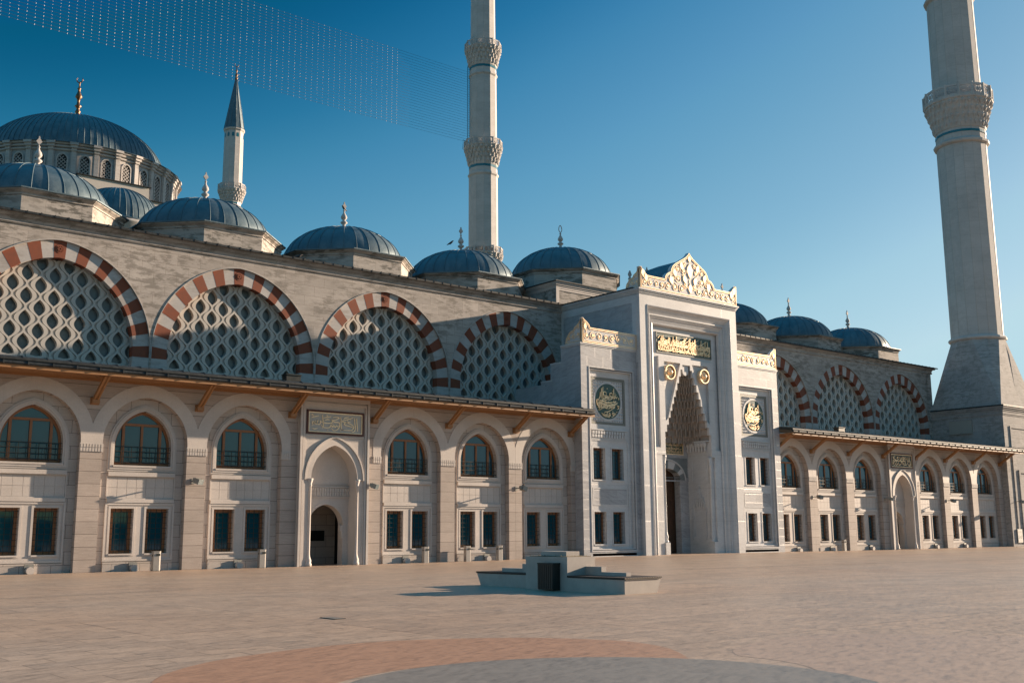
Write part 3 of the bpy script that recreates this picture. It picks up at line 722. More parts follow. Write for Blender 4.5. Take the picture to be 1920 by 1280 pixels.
def screen_geo():
    """stone screen of staggered pointed openings between wavy grooves"""
    W, H, A = 1.40, 1.225, .235
    def G(z): return .028 + .10 * abs(cos(2 * PI * (z - 11.0) / H)) ** 1.6
    zs, a, h = 11.7, 4.16, 4.5; z0 = 9.3; dz = H / 24
    c = (h * h - a * a) / (2 * a); r = a + c
    def half(z):
        if z <= zs: return a
        q = r * r - (z - zs) ** 2
        return max(0, sqrt(q) - c) if q > 0 else 0
    zc = 10.93                                  # below: no openings
    nb = int(a / (W / 2)) + 2
    def edge(j, z):                             # groove line j
        return (j + .5) * W / 2 + (1 if j % 2 else -1) * A * cos(2 * PI * (z - 11.0) / H)
    def hole(j, z):                             # half width of the opening in column j at z
        ph = ((z - 11.0) / H + (0.0 if j % 2 else 0.5)) % 1.0
        t = ph if ph < .5 else ph - 1.0         # -.5..+.5, widest of the column at t = 0
        if z < zc: return 0
        if abs(t) > .355: return 0
        k = abs(t) / .355
        return .30 * (cos(PI / 2 * k) ** .85) * (1 - .12 * (t / .355))
    front, deep = MB(), MB(); Y0, Y1, Y2, Y3 = UY + .55, UY + .63, UY + .85, UY + .95
    zz = z0; apex = zs + h - .02
    rows = []
    n = int((apex - z0) / dz)
    def span(m, xa, xb, xa2, xb2, z, z2, y):
        if xb - xa < 1e-4 and xb2 - xa2 < 1e-4: return
        m.add([(xa, y, z), (xb, y, z), (xb2, y, z2), (xa2, y, z2)], [(0, 1, 2, 3)])
    def side(m, xa, xa2, z, z2, y, y2): m.add([(xa, y, z), (xa, y2, z), (xa2, y2, z2), (xa2, y, z2)], [(0, 1, 2, 3)])
    for i in range(n):
        z = z0 + i * dz; z2 = z + dz; hw, hw2 = half(z), half(z2)
        cl = lambda x, q: max(-q, min(q, x))
        for j in range(-nb, nb + 1):
            l, l2 = edge(j - 1, z) + G(z) / 2, edge(j - 1, z2) + G(z2) / 2
            rr, rr2 = edge(j, z) - G(z) / 2, edge(j, z2) - G(z2) / 2
            if min(l, l2) > max(hw, hw2) or max(rr, rr2) < -max(hw, hw2): continue
            cx = j * W / 2; hh, hh2 = hole(j, z + 1e-6), hole(j, z2 - 1e-6)
            L, L2, Rr, R2_ = cl(l, hw), cl(l2, hw2), cl(rr, hw), cl(rr2, hw2)
            a_, a2_, b_, b2_ = cl(cx - hh, hw), cl(cx - hh2, hw2), cl(cx + hh, hw), cl(cx + hh2, hw2)
            if hh <= 0 and hh2 <= 0: span(front, L, Rr, L2, R2_, z, z2, Y0)
            else:
                span(front, L, a_, L2, a2_, z, z2, Y0); span(front, b_, Rr, b2_, R2_, z, z2, Y0)
                side(front, a_, a2_, z, z2, Y0, Y2); side(front, b_, b2_, z, z2, Y0, Y2)
            side(front, L, L2, z, z2, Y0, Y1); side(front, Rr, R2_, z, z2, Y0, Y1)
            # widened crescents: groove bed between column j and j+1
            span(deep, Rr, cl(edge(j, z) + G(z) / 2, hw), R2_, cl(edge(j, z2) + G(z2) / 2, hw2), z, z2, Y1)
        # groove beds at the far left are covered by the next column
    return front, deep
def screen():
    g = empty('carved_screen')
    f, d = screen_geo()
    f.build('lattice', 'screen', g, recalc=False); d.build('groove', 'screen', g, recalc=False)
    m = MB(); m.plate(pXZ, [(-4.2, 9.3)] + arch_top(0, 4.2, 11.7, 4.55) + [(4.2, 9.3)], [], UY + .86); m.build('glazing', 'glass2', g, recalc=False)
    return g
v0, s0 = vouss(), screen()
kv, ks_ = [(c, []) for c in v0.children], [(c, []) for c in s0.children]
for i, x in enumerate(UXV):
    if i == 0: v0.location = s0.location = (x, 0, 0); v0.parent = s0.parent = gal
    else: copy_tree(v0, kv, (x, 0, 0), gal); copy_tree(s0, ks_, (x, 0, 0), gal)

# ---------------------------------------------------------------- domes
def octo(r): return [(r / cos(PI / 8), rad(22.5))][0]
def finial(kind, h=1.9):
    """profile of a turned stone finial, height h"""
    k = h / 1.9
    return [(.36, 0), (.34, .06), (.20, .16), (.11, .30), (.09, .38), (.19, .46), (.235, .53), (.19, .60), (.10, .68), (.09, .72), (.17, .80), (.21, .90), (.17, 1.04), (.09, 1.18), (.05, 1.30), (.05, 1.36), (.09, 1.39), (.05, 1.42), (.04, 1.50)]
def dome_unit(name, base_z=18.0, top_z=19.6, r=4.15, rise=2.68, seams=30, crest='diamond'):
    g = empty(name)
    m = MB(); q = 1 / cos(PI / 8); ra = rad(22.5)
    m.lathe([(4.5 * q, base_z), (4.5 * q, top_z), (4.56 * q, top_z), (4.56 * q, top_z + .07), (4.52 * q, top_z + .10), (4.60 * q, top_z + .17), (4.72 * q, top_z + .25), (4.72 * q, top_z + .31)], 8, 0, 0, ra, 0, False)
    m.build('drum', 'drum', g)
    d = MB(); zb = top_z + .31
    d.lathe([(4.72 * q, zb), (4.80 * q, zb), (4.80 * q, zb + .07), (4.4 * q, zb + .12), (4.0, zb + .14)], 8, 0, 0, ra, 0, False)
    prof = [(r * sin(t), zb + .02 + rise * cos(t) ** 1.0) for t in [PI / 2 - PI / 2 * i / 18 for i in range(18)]] + [(.02, zb + .02 + rise)]
    d.lathe(prof, seams * 2, 0, 0, 0, 0, True)
    for k in range(seams):
        t = 2 * PI * k / seams
        d.tube([(rr * cos(t), rr * sin(t), z + .012) for rr, z in prof[:-2]], .035, 4)
    # a lap joint at mid height
    i = 9; d.lathe([(prof[i][0] + .004, prof[i][1] - .02), (prof[i][0] + .018, prof[i][1] + .005), (prof[i][0] - .02, prof[i][1] + .03)], seams * 2, 0, 0)
    d.build('lead_cap', 'lead', g)
    f = MB(); zf = zb + rise - .02; pf = [(a * 1.08, b * 1.0 + zf) for a, b in finial(0)]
    f.lathe(pf, 14, 0, 0)
    zt = zf + 1.50
    if crest == 'diamond':
        f.plate(pXZ, [(0, zt), (.17, zt + .22), (0, zt + .46), (-.17, zt + .22)], [], -.05, .05, back=True)
        f.plate(pXZ, [(0, zt + .4), (.05, zt + .46), (0, zt + .56), (-.05, zt + .46)], [], -.04, .04, back=True)
    else:
        f.tube([(.17 * sin(t) * (1 if True else 1), 0, zt + .26 - .24 * cos(t) + (.10 * max(0, -cos(t)) ** 3)) for t in [2 * PI * k / 20 for k in range(20)]], .035, 6, closed=True)
    f.build('finial', 'white', g)
    return g
d0 = dome_unit('roof_dome'); kd0 = [(c, []) for c in d0.children]; first = True
for n in range(-1, 9):
    x = 16.62 + UP * n
    if n in (4,): continue
    if first: d0.location = (x, 12.4, 0); d0.parent = gal; first = False
    else: copy_tree(d0, kd0, (x, 12.4, 0), gal)

# ================================================================== small black objects on the eaves
def spot_box(x, lab):
    p = empty('floodlight', (x, .2, 9.56)); tag(p, lab, 'floodlight', 'floodlights on the eaves roof')
    m = MB(); m.box(-.42, .42, -.25, .25, .05, .42); m.box(-.46, .46, -.3, .3, .42, .47); m.build('housing', 'iron', p)
    m = MB(); m.box(-.3, -.24, -.1, .1, -.1, .1); m.box(.24, .3, -.1, .1, -.1, .1); m.build('foot', 'steel', p)
spot_box(26.95, 'black floodlight box on the eaves roof left of the marble gateway')
spot_box(77.3, 'black floodlight box on the eaves roof right of the marble gateway')

# ================================================================== entrance gateway
gt = empty('entrance_gateway', (0, 0, 0)); tag(gt, 'tall pale grey marble gateway block with gilded pediment and deep stalactite niche', 'gateway')
FY = -1.15
def sym(m, fn):
    fn(m, lambda x: x); fn(m, lambda x: 2 * PC - x)
m = MB()
x0, x1 = 52.45, 62.75
# body : sides and roof
m.box(x0, x0 + .8, FY + .25, 6.8, -.02, 17.8, 1); m.box(x1 - .8, x1, FY + .25, 6.8, -.02, 17.8, 1)
m.box(x0 + .02, x1 - .02, -.3, 6.8, 13.9, 17.8, 1)
m.plate(pXZ, gate(x0, x1, 17.8, 53.14, 62.06, 17.10, -.02), [], FY, FY + .26, 0)
m.build('body', ['marblev', 'marble'], gt)
# cove and nested mouldings
m = MB()
def ringgate(m, a, z, b, z2, y0, y1):
    """sloping reveal between two gate outlines"""
    for s in (1, -1):
        f = (lambda x: x) if s == 1 else (lambda x: 2 * PC - x)
        m.add([(f(a), y0, -.02), (f(a), y0, z), (f(b), y1, z2), (f(b), y1, -.02)], [(0, 1, 2, 3)])
    m.add([(a, y0, z), (2 * PC - a, y0, z), (2 * PC - b, y1, z2), (b, y1, z2)], [(0, 1, 2, 3)])
def bandgate(m, a, b, za, zb, y): m.plate(pXZ, gate(a, 2 * PC - a, za, b, 2 * PC - b, zb, -.02), [], y, y + .12)
steps = [(53.14, 17.10, -1.15), (53.20, 17.04, -1.19), (53.28, 16.96, -1.12), (53.36, 16.88, -1.02), (53.56, 16.58, -.86), (53.60, 16.54, -.93), (53.66, 16.47, -.93), (53.72, 16.40, -.84), (53.76, 16.36, -.90), (53.82, 16.30, -.82), (53.98, 16.02, -.70), (54.02, 15.97, -.78), (54.08, 15.91, -.76), (54.14, 15.84, -.60)]
for (a, z, y), (b, z2, y2) in zip(steps, steps[1:]): ringgate(m, a, z, b, z2, y, y2)
m.build('nested_moulding', 'marblev', gt, recalc=False)
# field of the gateway with the stepped niche cut out
NS = 10; nz0, nz1, nh0, nh1 = 7.95, 12.95, 2.42, .42
def niche_side(s, n=NS):
    pts = []
    for k in range(n + 1):
        hw = nh0 + (nh1 - nh0) * k / n; z = nz0 + (nz1 - nz0) * k / n; zn = nz0 + (nz1 - nz0) * (k + 1) / n
        pts += [(PC + s * hw, z), (PC + s * hw, min(zn, nz1 + .2))] if k < n else []
    return pts
Lp = niche_side(-1); Rp = niche_side(1)
top = [(PC - .42, 12.95), (PC - .42, 13.30), (PC + .42, 13.30), (PC + .42, 12.95)]
op = [(PC - 2.42, -.02)] + Lp + top + Rp[::-1] + [(PC + 2.42, -.02)]
m = MB()
m.plate(pXZ, [(54.0, -.02)] + op + [(2 * PC - 54.0, -.02), (2 * PC - 54.0, 16.1), (54.0, 16.1)], [], -.50, -.28)
# raised surround with the two slanting panels
trap = [(55.28, 9.2), (55.28, 13.38), (56.98, 13.38), (55.55, 9.4)]
hol = [trap, mirror(trap)]
srd = [(54.72, 7.35)] + [(54.72, 13.72), (2 * PC - 54.72, 13.72), (2 * PC - 54.72, 7.35), (PC + 2.42, 7.35)] + [(a, b) for a, b in Rp] + top[::-1] + Lp[::-1] + [(PC - 2.42, 7.35)]
m.plate(pXZ, srd, hol, -.66, -.50)
for s in (1, -1):
    f = lambda x: x if s == 1 else 2 * PC - x
    m.box(*sorted((f(54.16), f(PC - 2.42))), -.66, -.5, 6.86, 7.35); m.box(*sorted((f(54.16), f(54.84))), -.64, -.5, -.02, 6.9)
    m.box(*sorted((f(54.86), f(55.30))), -.72, -.3, -.02, .92)
m.plate(pXZ, [(PC - .30, 13.02), (PC - .30, 12.8), (PC - .2, 12.62), (PC, 12.55), (PC + .2, 12.62), (PC + .3, 12.8), (PC + .3, 13.3), (PC - .3, 13.3)], [], -.56, -.3)
m.build('niche_front', 'marblev', gt)
# stalactite vault
m = MB(); D0 = 2.1
def plan(k, n=26, sc=0.):
    f = k / NS; hw = nh0 + (nh1 - nh0) * f; dp = D0 * (hw / nh0) ** .85; e = .55 + .45 * f
    out = []
    for i in range(n + 1):
        t = PI * i / n; c_, s_ = cos(t), sin(t)
        r = 1 - (.055 if i % 2 else 0) * (1 if 0 < i < n else 0)
        out.append((PC - hw * (abs(c_) ** e) * (1 if c_ > 0 else -1) * r, -.48 + dp * (max(0., s_) ** e) * r))
    return out
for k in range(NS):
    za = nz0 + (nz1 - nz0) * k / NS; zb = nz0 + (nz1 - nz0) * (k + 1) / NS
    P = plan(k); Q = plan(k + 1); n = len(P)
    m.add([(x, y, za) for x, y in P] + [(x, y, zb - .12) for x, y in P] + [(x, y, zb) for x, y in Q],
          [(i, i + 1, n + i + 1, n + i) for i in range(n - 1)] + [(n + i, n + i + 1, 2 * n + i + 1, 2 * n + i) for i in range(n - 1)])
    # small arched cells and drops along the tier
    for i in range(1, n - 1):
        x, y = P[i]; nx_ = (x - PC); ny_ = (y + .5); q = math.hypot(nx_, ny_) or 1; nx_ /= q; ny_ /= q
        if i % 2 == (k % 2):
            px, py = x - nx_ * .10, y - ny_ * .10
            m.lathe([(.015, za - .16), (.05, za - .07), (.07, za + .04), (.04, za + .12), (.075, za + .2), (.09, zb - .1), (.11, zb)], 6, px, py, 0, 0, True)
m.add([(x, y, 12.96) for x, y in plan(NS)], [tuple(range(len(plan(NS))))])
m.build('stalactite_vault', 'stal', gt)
# niche interior
m = MB(); BY = 1.65
xl, xr = PC - 2.42, PC + 2.42
m.box(xr, xr + .25, -.3, BY + .3, -.02, 8.1, 0); m.box(xl - .25, xl, -.3, BY + .3, -.02, 8.1, 0)
dq = arch_top(PC, 1.50, 5.35, .78)
m.plate(pXZ, [(xl, -.02), (PC - 1.5, -.02)] + dq + [(PC + 1.5, -.02), (xr, -.02), (xr, 8.1), (xl, 8.1)], [], BY, BY + .5, 1)
m.plate(pXZ, rect(xl + .1, xr - .1, 7.0, 8.45), [rect(PC - 1.95, PC + 1.95, 7.12, 8.38)], BY - .06, BY + .1, 1)
m.plate(pXZ, rect(xl, xr, 5.2, 6.98), [arch_poly(PC, 2.06, 5.3, 5.35, 1.45)], BY - .05, BY + .01, 1)
for s in (1, -1):
    X = xr if s == 1 else xl
    f = lambda d: X - s * d
    def pl(a, b, z, w_, d, hole=None):
        m.plate(lambda u, v, dd: (dd, u, v), rect(a, b, z, w_), [hole] if hole else [], f(d), X + s * .02, 0)
    pl(-.12, 1.30, 5.15, 6.80, .05, rect(-.02, 1.20, 5.25, 6.70)); pl(-.0, 1.18, 5.9, 6.0, .06)
    pl(-.30, 1.42, .85, 5.02, .05, rect(-.10, 1.32, 1.05, 4.86)); pl(.05, 1.20, 1.05, 1.25, .1); pl(.02, .10, 1.25, 3.3, .09); pl(1.14, 1.22, 1.25, 3.3, .09)
    # small stalactite hood over the side niche
    for k, (w_, z) in enumerate(((.52, 3.35), (.40, 3.68), (.28, 4.0), (.16, 4.3), (.07, 4.6))):
        for q in range(-2 + k // 2, 3 - k // 2):
            yy = .62 + q * w_ / 2.4
            m.lathe([(.01, z - .14), (.045, z - .02), (.07, z + .1), (.05, z + .25), (.08, z + .36)], 6, f(.05), yy, 0, 0)
    # hanging stalactite course
    for q in range(7):
        yy = -.12 + q * .27
        m.lathe([(.01, 7.22), (.07, 7.34), (.10, 7.46), (.06, 7.58), (.12, 7.66), (.15, 7.82), (.17, 7.97)], 8, f(.12), yy, 0, 0)
        m.box(*sorted((f(.18), X)), yy - .115, yy + .115, 7.78, 8.02, 0)
    pl(-.45, 1.6, 7.98, 8.08, .26)
    m.lathe([(.16, .92), (.16, 1.0), (.10, 1.12), (.15, 1.3), (.09, 1.52), (.075, 1.7), (.075, 6.25), (.11, 6.3), (.08, 6.36), (.16, 6.72), (.16, 6.86)], 12, f(.02), -.46, 0, 0)
m.build('niche_interior', ['marblev', 'marble'], gt)
# striped door arch, doors, inner inscription
m = MB(); ai = arch_top(PC, 1.50, 5.35, .78, 12); ao = arch_top(PC, 1.98, 5.30, 1.38, 12); n = len(ai)
grp = 9
for g_ in range(grp):
    i0, i1 = round((n - 1) * g_ / grp), round((n - 1) * (g_ + 1) / grp)
    m.plate(pXZ, ai[i0:i1 + 1] + ao[i0:i1 + 1][::-1], [], BY - .08, BY + .4, g_ % 2)
m.plate(pXZ, arch_top(PC, 2.08, 5.3, 1.50, 14) + arch_top(PC, 2.0, 5.3, 1.40, 14)[::-1], [], BY - .12, BY + .01, 1)
m.plate(pXZ, rect(PC - 2.3, PC + 2.3, 5.5, 6.9), [arch_poly(PC, 2.08, 5.45, 5.46, 1.38)], BY - .055, BY, 0)
m.build('striped_arch', ['greym', 'marblev'], gt)
dr_ = empty('door'); dr_.parent = gt
m = MB(); m.box(PC - 1.6, PC + 1.6, BY + .62, BY + .7, 0, 6.2)
for x in (PC - 1.45, PC - .75, PC, PC + .7, PC + 1.38): m.box(x, x + .07, BY + .56, BY + .66, .1, 5.4)
for z in (.1, .9, 1.5, 2.6, 3.7, 4.8, 5.35): m.box(PC - 1.5, PC + 1.5, BY + .57, BY + .66, z, z + .07)
for i in range(7):
    for j in range(10):
        cx, cz = PC - 1.3 + i * .42, 1.75 + j * .36
        m.plate(pXZ, [(cx - .13, cz), (cx, cz - .13), (cx + .13, cz), (cx, cz + .13)], [], BY + .585, BY + .63)
m.build('leaf', 'door', dr_)
m = MB(); m.tube([(PC + .1, BY + .55, 1.2), (PC + .1, BY + .48, 1.3), (PC + .1, BY + .48, 1.7), (PC + .1, BY + .55, 1.8)], .02); m.build('handle', 'gold', dr_)
m = MB(); m.plate(pXZ, rect(PC - 1.95, PC + 1.95, 7.12, 8.38), [rect(PC - 1.86, PC + 1.86, 7.21, 8.29)], BY - .06, BY + .02, 1)
m.plate(pXZ, rect(PC - 1.9, PC + 1.9, 7.16, 8.34), [], BY - .01)
strokes_rows(m, pXZ, PC - 1.82, PC + 1.82, 7.25, 8.26, BY - .03, BY - .005, 1, 11, .028, None, 4)
m.build('inner_inscription', ['green', 'gold'], gt)
# main inscription
m = MB(); a, b, c, d = 54.68, 60.52, 13.98, 15.46
m.plate(pXZ, rect(a, b, c, d), [rect(a + .07, b - .07, c + .07, d - .07)], -.56, -.48, 2)
m.plate(pXZ, rect(a + .02, b - .02, c + .02, d - .02), [], -.52, None, 0)
strokes_rows(m, pXZ, a + .16, b - .16, c + .16, d - .16, -.60, -.53, 1, 5, .036, None, 1)
strokes_rows(m, pXZ, a + .16, b - .16, c + .62, d - .18, -.595, -.53, 1, 6, .032, None, 1)
strokes_rows(m, pXZ, a + .16, b - .16, c + .16, c + .92, -.59, -.53, 1, 9, .032, None, 2)
m.box(56.4, 57.9, -.60, -.53, 14.62, 14.67, 1)
m.build('main_inscription', ['green', 'gold', 'slate'], gt)
def medallion(x):
    p = MB(); z = 12.64
    def circ(r, n=28): return [(x + r * cos(2 * PI * i / n), z + r * sin(2 * PI * i / n)) for i in range(n)]
    p.plate(pXZ, circ(.52), [circ(.46)], -.80, -.5, 0)
    p.plate(pXZ, circ(.46), [], -.60, None, 1)
    for k in range(16):
        t = 2 * PI * k / 16
        p.plate(pXZ, [(x + .18 * cos(t - .1), z + .18 * sin(t - .1)), (x + .31 * cos(t - .17), z + .31 * sin(t - .17)), (x + .42 * cos(t), z + .42 * sin(t)), (x + .31 * cos(t + .17), z + .31 * sin(t + .17)), (x + .18 * cos(t + .1), z + .18 * sin(t + .1))], [], -.70, -.58, 0)
    p.plate(pXZ, circ(.17), [], -.72, -.58, 0)
    pr = [(.02, -.93), (.09, -.91), (.15, -.85), (.19, -.76), (.23, -.71)]
    vs = [(x + r * cos(2 * PI * k / 16), y, z + r * sin(2 * PI * k / 16)) for r, y in pr for k in range(16)]
    p.add(vs, [(i * 16 + k, i * 16 + (k + 1) % 16, (i + 1) * 16 + (k + 1) % 16, (i + 1) * 16 + k) for i in range(len(pr) - 1) for k in range(16)], 0, True)
    p.build('medallion', ['gold', 'slate'], gt)
medallion(55.79); medallion(2 * PC - 55.79)
# side panels on the flank walls
for s in (1, -1):
    m = MB(); X = x0 if s == 1 else x1
    for (a, b, c, d) in ((-.9, 6.6, 15.3, 17.2),):
        m.plate(lambda u, v, dd: (dd, u, v), rect(a, b + .2, 13.0, 17.72), [rect(a + .45, b, 13.2, d)], X - s * .02, X + s * .01, 0)
    m.build('flank_frame', 'marblev', gt)
# cornice all round
m = MB()
for (yy, pr) in ((17.78, .03), (17.84, .07), (17.94, .13), (18.04, .20)):
    m.box(x0 - pr, x1 + pr, FY - pr, 6.9, yy, yy + .11)
m.build('cornice', 'marblev', gt)
m = MB(); m.box(x0 - .24, x1 + .24, -.75, 7.2, 18.15, 18.24); m.build('roof_sheet', 'lead_edge', gt)

# gilded crests -----------------------------------------------------
def scroll(m, P, cx, cz, r, d0, d1, mi, cw=1, w=.035, start=0):
    pts = [(cx + rr * cos(t), cz + rr * sin(t)) for rr, t in [(r * (1 - .62 * k / 16), start + cw * 2 * PI * 1.15 * k / 16) for k in range(17)]]
    m.ribbon(pts, w * .8, P, d0, d1, mi, False)
    # flower
    q = r * .30; pet = 6
    fl = [(cx + q * (1 + .28 * cos(pet * t)) * cos(t), cz + q * (1 + .28 * cos(pet * t)) * sin(t)) for t in [2 * PI * i / 24 for i in range(24)]]
    m.plate(P, fl, [], d0 - .012 * (1 if d1 > d0 else -1), d1, mi)
def inside(poly, x, z):
    c = False; n = len(poly)
    for i in range(n):
        x1_, z1_ = poly[i]; x2_, z2_ = poly[(i + 1) % n]
        if (z1_ > z) != (z2_ > z) and x < (x2_ - x1_) * (z - z1_) / (z2_ - z1_) + x1_: c = not c
    return c
def crest(name, parent, outline, th, P, d0, sgn, seed, scrolls, leaf=None):
    """outline: closed polygon; gilded border, scrollwork on marble"""
    m = MB(); d1 = d0 + sgn * th
    m.plate(P, outline, [], d0, d1, 0, back=True)
    cx = sum(a for a, b in outline) / len(outline); n = len(outline)
    def inset(t):
        out = []
        for i in range(n):
            (ax, az_), (bx, bz), (qx, qz) = outline[i - 1], outline[i], outline[(i + 1) % n]
            e1 = Vector((bx - ax, bz - az_)); e2 = Vector((qx - bx, qz - bz))
            if e1.length < 1e-6: e1 = e2
            if e2.length < 1e-6: e2 = e1
            e1.normalize(); e2.normalize(); n1 = Vector((-e1.y, e1.x)); n2 = Vector((-e2.y, e2.x)); nn = (n1 + n2)
            if nn.length < 1e-6: nn = n1
            nn.normalize(); k = min(1.6, 1 / max(.4, nn.dot(n1))); out.append((bx + nn.x * t * k, bz + nn.y * t * k))
        return out
    area = sum(outline[i][0] * outline[(i + 1) % n][1] - outline[(i + 1) % n][0] * outline[i][1] for i in range(n))
    sg = 1 if area > 0 else -1
    for t, w_ in ((.03, .045), (.13, .028)):
        pts = inset(sg * t); m.ribbon(pts + [pts[0], pts[1]], w_, P, d0 - sgn * .035, d0, 1, False)
    for i, (x, z, r) in enumerate(scrolls):
        scroll(m, P, x, z, r, d0 - sgn * .03, d0, 1, 1 if i % 2 else -1, .034, i * 1.3)
    if leaf:
        for x, z, w_, h_, a_ in leaf:
            ps = [(0, h_), (w_ * .5, h_ * .45), (w_ * .62, 0), (w_ * .4, -h_ * .45), (0, -h_), (-w_ * .4, -h_ * .45), (-w_ * .62, 0), (-w_ * .5, h_ * .45)]
            m.plate(P, [(x + q * cos(a_) - r * sin(a_), z + q * sin(a_) + r * cos(a_)) for q, r in ps], [], d0 - sgn * .045, d0, 1)
    # thin stems
    r = random.Random(seed); ins = inset(sg * .2)
    xs_ = [a for a, b in outline]; zs_ = [b for a, b in outline]
    for k in range(int(26 * (max(xs_) - min(xs_)) / 4)):
        x, z = r.uniform(min(xs_), max(xs_)), r.uniform(min(zs_), max(zs_)); a = r.uniform(0, 2 * PI); l = r.uniform(.15, .4)
        pts = [(x + l * t * cos(a + 2.2 * t), z + l * t * sin(a + 2.2 * t)) for t in [i / 6 for i in range(7)]]
        if all(inside(ins, *q) for q in pts):
            m.ribbon(pts, .03, P, d0 - sgn * .022, d0, 1, True)
    return m.build(name, ['marblev', 'gold'], parent)
half = [(52.46, 18.12), (52.46, 19.67), (52.72, 19.50), (52.95, 19.30), (53.05, 19.14), (53.15, 19.12), (54.94, 19.12), (55.00, 19.30), (55.10, 19.46), (55.32, 19.62), (55.58, 19.72), (55.66, 19.95), (55.80, 20.18), (56.05, 20.38), (56.45, 20.60), (56.85, 20.82), (57.2, 21.02), (57.42, 21.20), (57.6, 21.42)]
prof = half + [(2 * PC - x, z) for x, z in half[::-1][1:]]
sc = []
for s in (1, -1):
    f = lambda x: PC + s * (x - PC)
    sc += [(f(52.85), 18.62, .26), (f(53.45), 18.62, .27), (f(54.05), 18.62, .25), (f(54.65), 18.62, .27), (f(55.25), 18.68, .30), (f(55.72), 19.30, .28), (f(55.95), 18.66, .31), (f(56.35), 19.35, .33), (f(56.7), 18.66, .32), (f(56.35), 20.05, .26), (f(56.95), 19.95, .26), (f(57.15), 18.9, .24), (f(57.05), 20.45, .2)]
lf = [(57.6, 20.05, .5, .55, 0), (57.6, 20.95, .26, .26, 0), (57.6, 18.75, .34, .36, 0)] + [(PC + s * a, z, .3, .34, s * -.3) for s in (1, -1) for a, z in ((.55, 19.35), (.85, 20.3), (1.6, 19.7), (2.0, 19.1), (4.6, 18.95), (4.85, 19.2))]
crest('pediment', gt, prof, .30, pXZ, -1.28, 1, 3, sc, lf)
def side_prof(a, b, z0, zt, zs_):
    """half ogee on the flank: peak at a, foot at b"""
    L = b - a
    return [(a, z0), (a, zt), (a + .22 * L, zt - .24 * (zt - z0)), (a + .42 * L, zt - .34 * (zt - z0)), (a + .50 * L, zt - .44 * (zt - z0)), (a + .75 * L, zt - .52 * (zt - z0)), (a + .95 * L, zt - .74 * (zt - z0)), (b, zt - .9 * (zt - z0)), (b, z0)]
crest('pediment_return', gt, side_prof(-1.27, .10, 18.12, 19.67, 0), .24, pYZ, 52.44, 1, 4, [(-1.0, 18.6, .22), (-.55, 18.6, .25), (-.15, 18.5, .2), (-.95, 19.1, .17)])
crest('pediment_return', gt, side_prof(-1.27, .10, 18.12, 19.67, 0), .24, pYZ, 2 * PC - 52.44, -1, 4, [(-1.0, 18.6, .22), (-.55, 18.6, .25), (-.15, 18.5, .2), (-.95, 19.1, .17)])
m = MB(); hood = [(55.1, 18.2), (55.15, 19.1), (55.55, 19.75), (56.35, 20.5), (57.6, 21.0)]; hood = hood + [(2 * PC - x, z) for x, z in hood[::-1][1:]]
m.plate(pXZ, hood, [], -.97, 1.7, 0, back=True); m.build('lead_hood', 'lead', gt)
for x in (53.4, 2 * PC - 53.4):
    m = MB(); m.lathe([(.12, 18.2), (.08, 18.6), (.05, 19.0), (.14, 19.25), (.05, 19.4)], 10, x, .6); m.plate(pXZ, [(x, 19.3), (x + .16, 19.55), (x, 19.85), (x - .16, 19.55)], [], .55, .65, back=True); m.build('finial', 'white', gt)
# raised block and dome behind the gateway
bk = empty('gateway_roof_block'); bk.parent = gt
m = MB(); m.box(51.95, 63.2, 6.78, 18, 18.15, 19.75); m.build('block_wall', 'drum', bk)
m = MB()
for z, p_ in ((19.5, .02), (19.62, .05), (19.75, .12), (19.86, .18)): m.box(51.95 - p_, 63.2 + p_, 6.78 - p_, 18 + p_, z, z + .13)
for z in (18.3, ): m.box(51.9, 52.2, 6.73, 6.79, 18.2, 19.6); m.box(52.2, 63.0, 6.73, 6.79, 19.35, 19.45)
m.build('block_cornice', 'trim', bk)
m = MB(); m.box(51.68, 63.45, 6.5, 18.2, 19.99, 20.06); m.build('block_roof', 'lead_edge', bk)
d4 = dome_unit('raised_dome', 20.0, 21.45, 4.15, 2.75, 30, 'loop'); d4.location = (57.54, 12.4, 0)
tag(d4, 'lead dome with open loop finial, raised on a block behind the marble gateway', 'dome')

